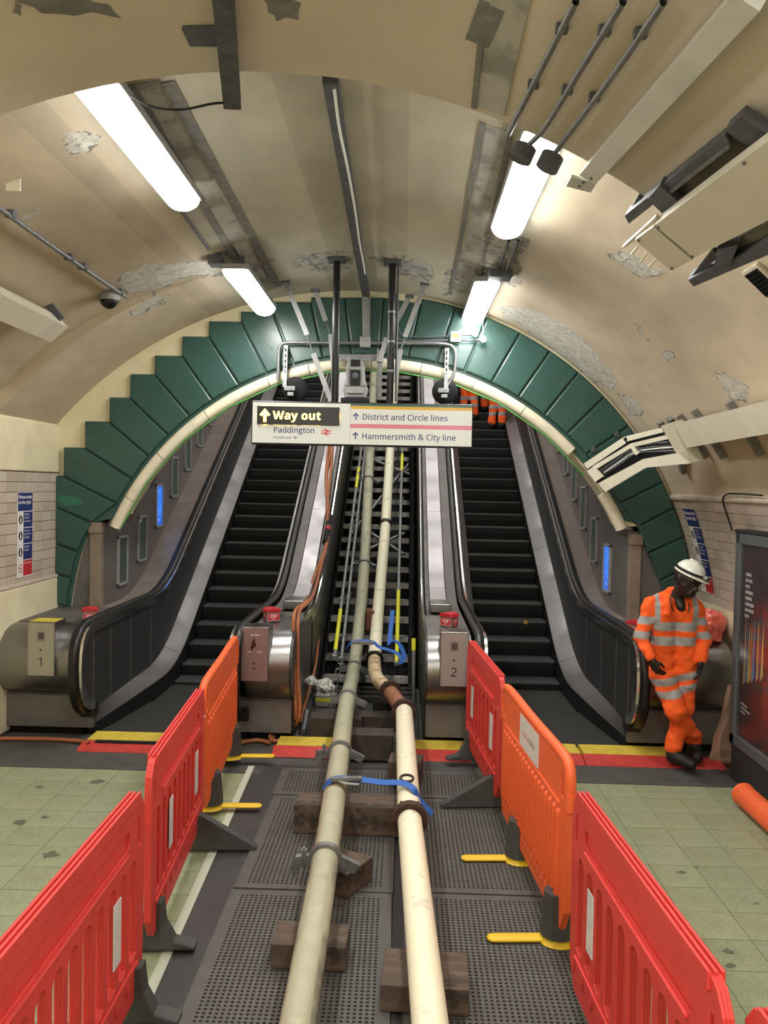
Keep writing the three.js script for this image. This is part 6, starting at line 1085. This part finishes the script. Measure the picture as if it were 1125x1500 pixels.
function helmet(parent, c, q, lamp) {
  const g = new THREE.SphereGeometry(1, 36, 16, 0, 6.2832, 0, Math.PI / 2).scale(0.118, 0.125, 0.145).translate(0, 0.055, -0.005);
  const brim = []; for (const a of range(0, 2 * Math.PI, 40).slice(0, 40)) { const f = Math.max(0, Math.cos(a)); brim.push([(0.123 + 0.004) * Math.sin(a), (0.150 + 0.055 * f * f) * Math.cos(a)]); }
  const place = m => { m.quaternion.copy(q); m.position.copy(c); return m; };
  const h = place(obj('helmet', [g, extrude(brim, 0.008, 0.003).rotateX(Math.PI / 2).translate(0, 0.058, -0.003), bx(0.022, 0.012, 0.10, 0, 0.176, -0.01, 0.006)], helmetMat, parent));
  if (lamp) { obj('strap', new THREE.TorusGeometry(0.13, 0.008, 6, 40).scale(0.93, 1.13, 1.6).rotateX(Math.PI / 2).translate(0, 0.082, -0.004), M.black, h); obj('head_lamp', [cyl(V(0, 0.09, 0.14), V(0, 0.085, 0.185), 0.024, 16), bx(0.05, 0.035, 0.02, 0, 0.09, 0.142, 0.006)], M.galv, h); }
}
{
  const o = thing('person', 'worker in orange high visibility suit and white helmet leaning by the right newel, head bowed', 'person');
  const J = (px, py, D) => onD(px, py, D);
  const SL = J(954, 887, 7.47), SR = J(1018, 890, 7.47), EL = J(939, 931, 7.43), ER = J(1030, 937, 7.5), WL = J(954, 966, 7.30), WR = J(1027, 968, 7.42);
  const HL = J(970, 984, 7.54), HR = J(1003, 984, 7.54), KL = J(989, 1040, 7.40), KR = J(1000, 1040, 7.54), AL = J(1017, 1082, 7.66), AR = J(987, 1093, 7.50), NB = J(990, 877, 7.45), HC = J(1006, 851, 7.36);
  const y = py => EYE.y - (py - 725.5) * 7.47 / FOCAL, inBand = (v, a, b) => v < y(a) && v > y(b);
  const sL = J(962, 880, 7.4).x, sR = J(1019, 880, 7.4).x;
  const jb = [[J(984, 872, 7.49), SL, 0.066, 0.07], [J(988, 873, 7.49), SR, 0.066, 0.072], [J(966, 893, 7.46), J(1007, 895, 7.46), 0.10, 0.10, 1.1], [J(970, 897, 7.46), J(972, 968, 7.52), 0.112, 0.108, 1.12], [J(1003, 897, 7.46), J(1002, 968, 7.52), 0.112, 0.108, 1.12], [J(972, 968, 7.53), J(971, 985, 7.54), 0.108, 0.112], [J(1002, 968, 7.53), J(1003, 985, 7.54), 0.108, 0.112], [SL, EL, 0.076, 0.062], [EL, WL.clone().lerp(EL, 0.12), 0.062, 0.05], [SR, ER, 0.074, 0.062], [ER, WR.clone().lerp(ER, 0.12), 0.06, 0.05], [J(978, 872, 7.48), J(986, 866, 7.52), 0.04, 0.03], [J(978, 873, 7.46), J(985, 882, 7.38), 0.03, 0.022], [J(1013, 880, 7.42), J(1006, 890, 7.37), 0.026, 0.02], [J(978, 878, 7.37), J(979, 896, 7.345), 0.034, 0.03, 1.3]];
  const body = mesh('body', [[NB, HC, 0.062, 0.06], [NB, J(998, 889, 7.385), 0.066, 0.045], ...headBones(HC, new THREE.Quaternion().setFromEuler(new THREE.Euler(0.34, 0.55, -0.16, 'YXZ')), 1.14)], 0.018, 0.0055, skin, o);
  const hq = new THREE.Quaternion().setFromEuler(new THREE.Euler(0.34, 0.55, -0.16, 'YXZ'));
  for (const s of [-1, 1]) { const e = V(0.039 * s, 0.007, 0.100).applyQuaternion(hq).add(HC); obj('eye', new THREE.SphereGeometry(0.011, 12, 8).translate(e.x, e.y, e.z), std({ color: 0x5a4a42, roughness: 0.3 }), body); }
  mesh('hand', handBones(WL, V(0.42, -0.86, 0.16), V(0.75, 0.15, -0.6), 1, 1.02), 0.010, 0.0042, skin, body);
  mesh('hand', handBones(WR, V(-0.02, -0.97, 0.16), V(-0.9, 0.0, -0.35), -1, 1.02), 0.010, 0.0042, skin, body);
  mesh('jacket', jb, 0.036, 0.009, cloth, o, (px, py, pz) => {
    const arm = px < J(956, 925, 7.45).x - (y(890) - py) * 0.02 || px > J(1019, 925, 7.45).x;
    if (arm ? (inBand(py, 904, 915) || inBand(py, 925, 936)) : (inBand(py, 911, 924) || inBand(py, 933, 946))) return TAPE;
    if (!arm && py > y(911) && pz > -7.5 && (Math.abs(px - sL) < 0.032 || Math.abs(px - sR) < 0.032)) return TAPE; return ORANGE; }, 0.028);
  const tb = [[HL, HR, 0.115, 0.115], [HL, KL, 0.115, 0.092], [KL, AL, 0.092, 0.074], [HR, KR, 0.115, 0.09], [KR, AR, 0.09, 0.074]];
  mesh('trousers', tb, 0.022, 0.010, cloth, o, (px, py) => { const t = py - (px - J(985, 1000, 7.4).x) * 0.25; return inBand(t, 992, 1003) || inBand(t, 1010, 1021) ? TAPE : ORANGE; }, 0.034);
  const boot = (a, toe, h) => { const heel = V(a.x, 0.115, a.z), F = field([[V(a.x, Math.max(a.y - 0.05, 0.14), a.z), heel, 0.06, 0.058], [heel, toe, 0.055, 0.05]], 0.04), [lo, hi] = [[Math.min(a.x, toe.x) - 0.12, 0.04, Math.min(a.z, toe.z) - 0.12], [Math.max(a.x, toe.x) + 0.12, Math.max(0.3, a.y + 0.08), Math.max(a.z, toe.z) + 0.12]]; obj('boot', surfaceNet(p => Math.max(F(p), h - p[1]), lo, hi, 0.008), bootMat, o); };
  boot(AR, V(AR.x + 0.10, 0.10, AR.z + 0.17), 0.062); boot(AL, V(AL.x - 0.02, 0.105, AL.z + 0.14), 0.062);
  helmet(o, HC.clone().add(V(0, 0.016, 0.004).applyQuaternion(hq)), hq, true);
  obj('cord', [tube([J(983, 870, 7.36), J(982, 880, 7.315), J(984, 890, 7.29), J(988, 897, 7.28)], 0.005, 16, 6)], M.black, o);
  obj('cord', [tube([J(1009, 883, 7.34), J(1010, 890, 7.30), J(1008, 898, 7.29)], 0.005, 14, 6)], M.black, o);
  rebase(o, 2.55, 0.06, -7.55);
}
function farWorker(label, x, yFoot, D, turn) {
  const o = thing('person', label, 'person'), R = (a, b, c) => V(a, b, c).applyAxisAngle(V(0, 1, 0), turn).add(V(x, yFoot, -D));
  const y = v => yFoot + v, bandT = v => (v > y(1.20) && v < y(1.26)) || (v > y(1.06) && v < y(1.12)), bandL = v => (v > y(0.30) && v < y(0.36)) || (v > y(0.44) && v < y(0.50));
  const head = R(0, 1.60, 0.02), q = new THREE.Quaternion().setFromAxisAngle(V(0, 1, 0), turn);
  const bd = mesh('body', [[R(0, 1.42, 0), R(0, 1.55, 0.01), 0.06, 0.058], ...headBones(head, q)], 0.02, 0.012, skin, o);
  for (const s of [-1, 1]) mesh('hand', handBones(R(0.27 * s, 0.86, 0.05), V(0, -1, 0.1), V(-s, 0, 0), s), 0.01, 0.008, skin, bd);
  mesh('jacket', [[R(-0.17, 1.40, 0), R(0.17, 1.40, 0), 0.085, 0.085], [R(-0.07, 1.35, 0), R(-0.07, 0.88, 0), 0.12, 0.125], [R(0.07, 1.35, 0), R(0.07, 0.88, 0), 0.12, 0.125], ...[-1, 1].flatMap(s => [[R(0.2 * s, 1.38, 0), R(0.26 * s, 1.12, -0.02), 0.08, 0.068], [R(0.26 * s, 1.12, -0.02), R(0.27 * s, 0.89, 0.05), 0.064, 0.05]])], 0.05, 0.018, cloth, o, (a, b) => bandT(b) ? TAPE : ORANGE, 0.02);
  mesh('trousers', [[R(-0.08, 0.9, 0), R(0.08, 0.9, 0), 0.12, 0.12], ...[-1, 1].flatMap(s => [[R(0.09 * s, 0.88, 0), R(0.10 * s, 0.48, 0.03), 0.11, 0.085], [R(0.10 * s, 0.48, 0.03), R(0.11 * s, 0.16, -0.01), 0.082, 0.08]])], 0.03, 0.018, cloth, o, (a, b) => bandL(b) ? TAPE : ORANGE, 0.03);
  for (const s of [-1, 1]) { const a = R(0.11 * s, 0.1, -0.03), b = R(0.12 * s, 0.055, 0.13), F = field([[a, R(0.11 * s, 0.18, -0.02), 0.055, 0.06], [a, b, 0.055, 0.048]], 0.04), [lo, hi] = bounds([[a, R(0.11 * s, 0.18, -0.02), 0.06, 0.06], [a, b, 0.06, 0.05]], 0.04); obj('boot', surfaceNet(p => Math.max(F(p), y(0.008) - p[1]), lo, hi, 0.014), bootMat, o); }
  helmet(o, head.clone().add(V(0, 0.01, 0)), q, false); rebase(o, x, yFoot, -D);
}
farWorker('worker in orange standing on the right escalator close to its outer wall', 1.86, 3.706, 16.68, 2.6);
farWorker('worker in orange on the right escalator nearest the round loudspeaker', 1.32, 3.906, 17.03, 3.1);
farWorker('worker in orange on the right escalator just behind the one by the loudspeaker', 1.56, 4.106, 17.38, 2.9);
renderer.render(scene, camera);
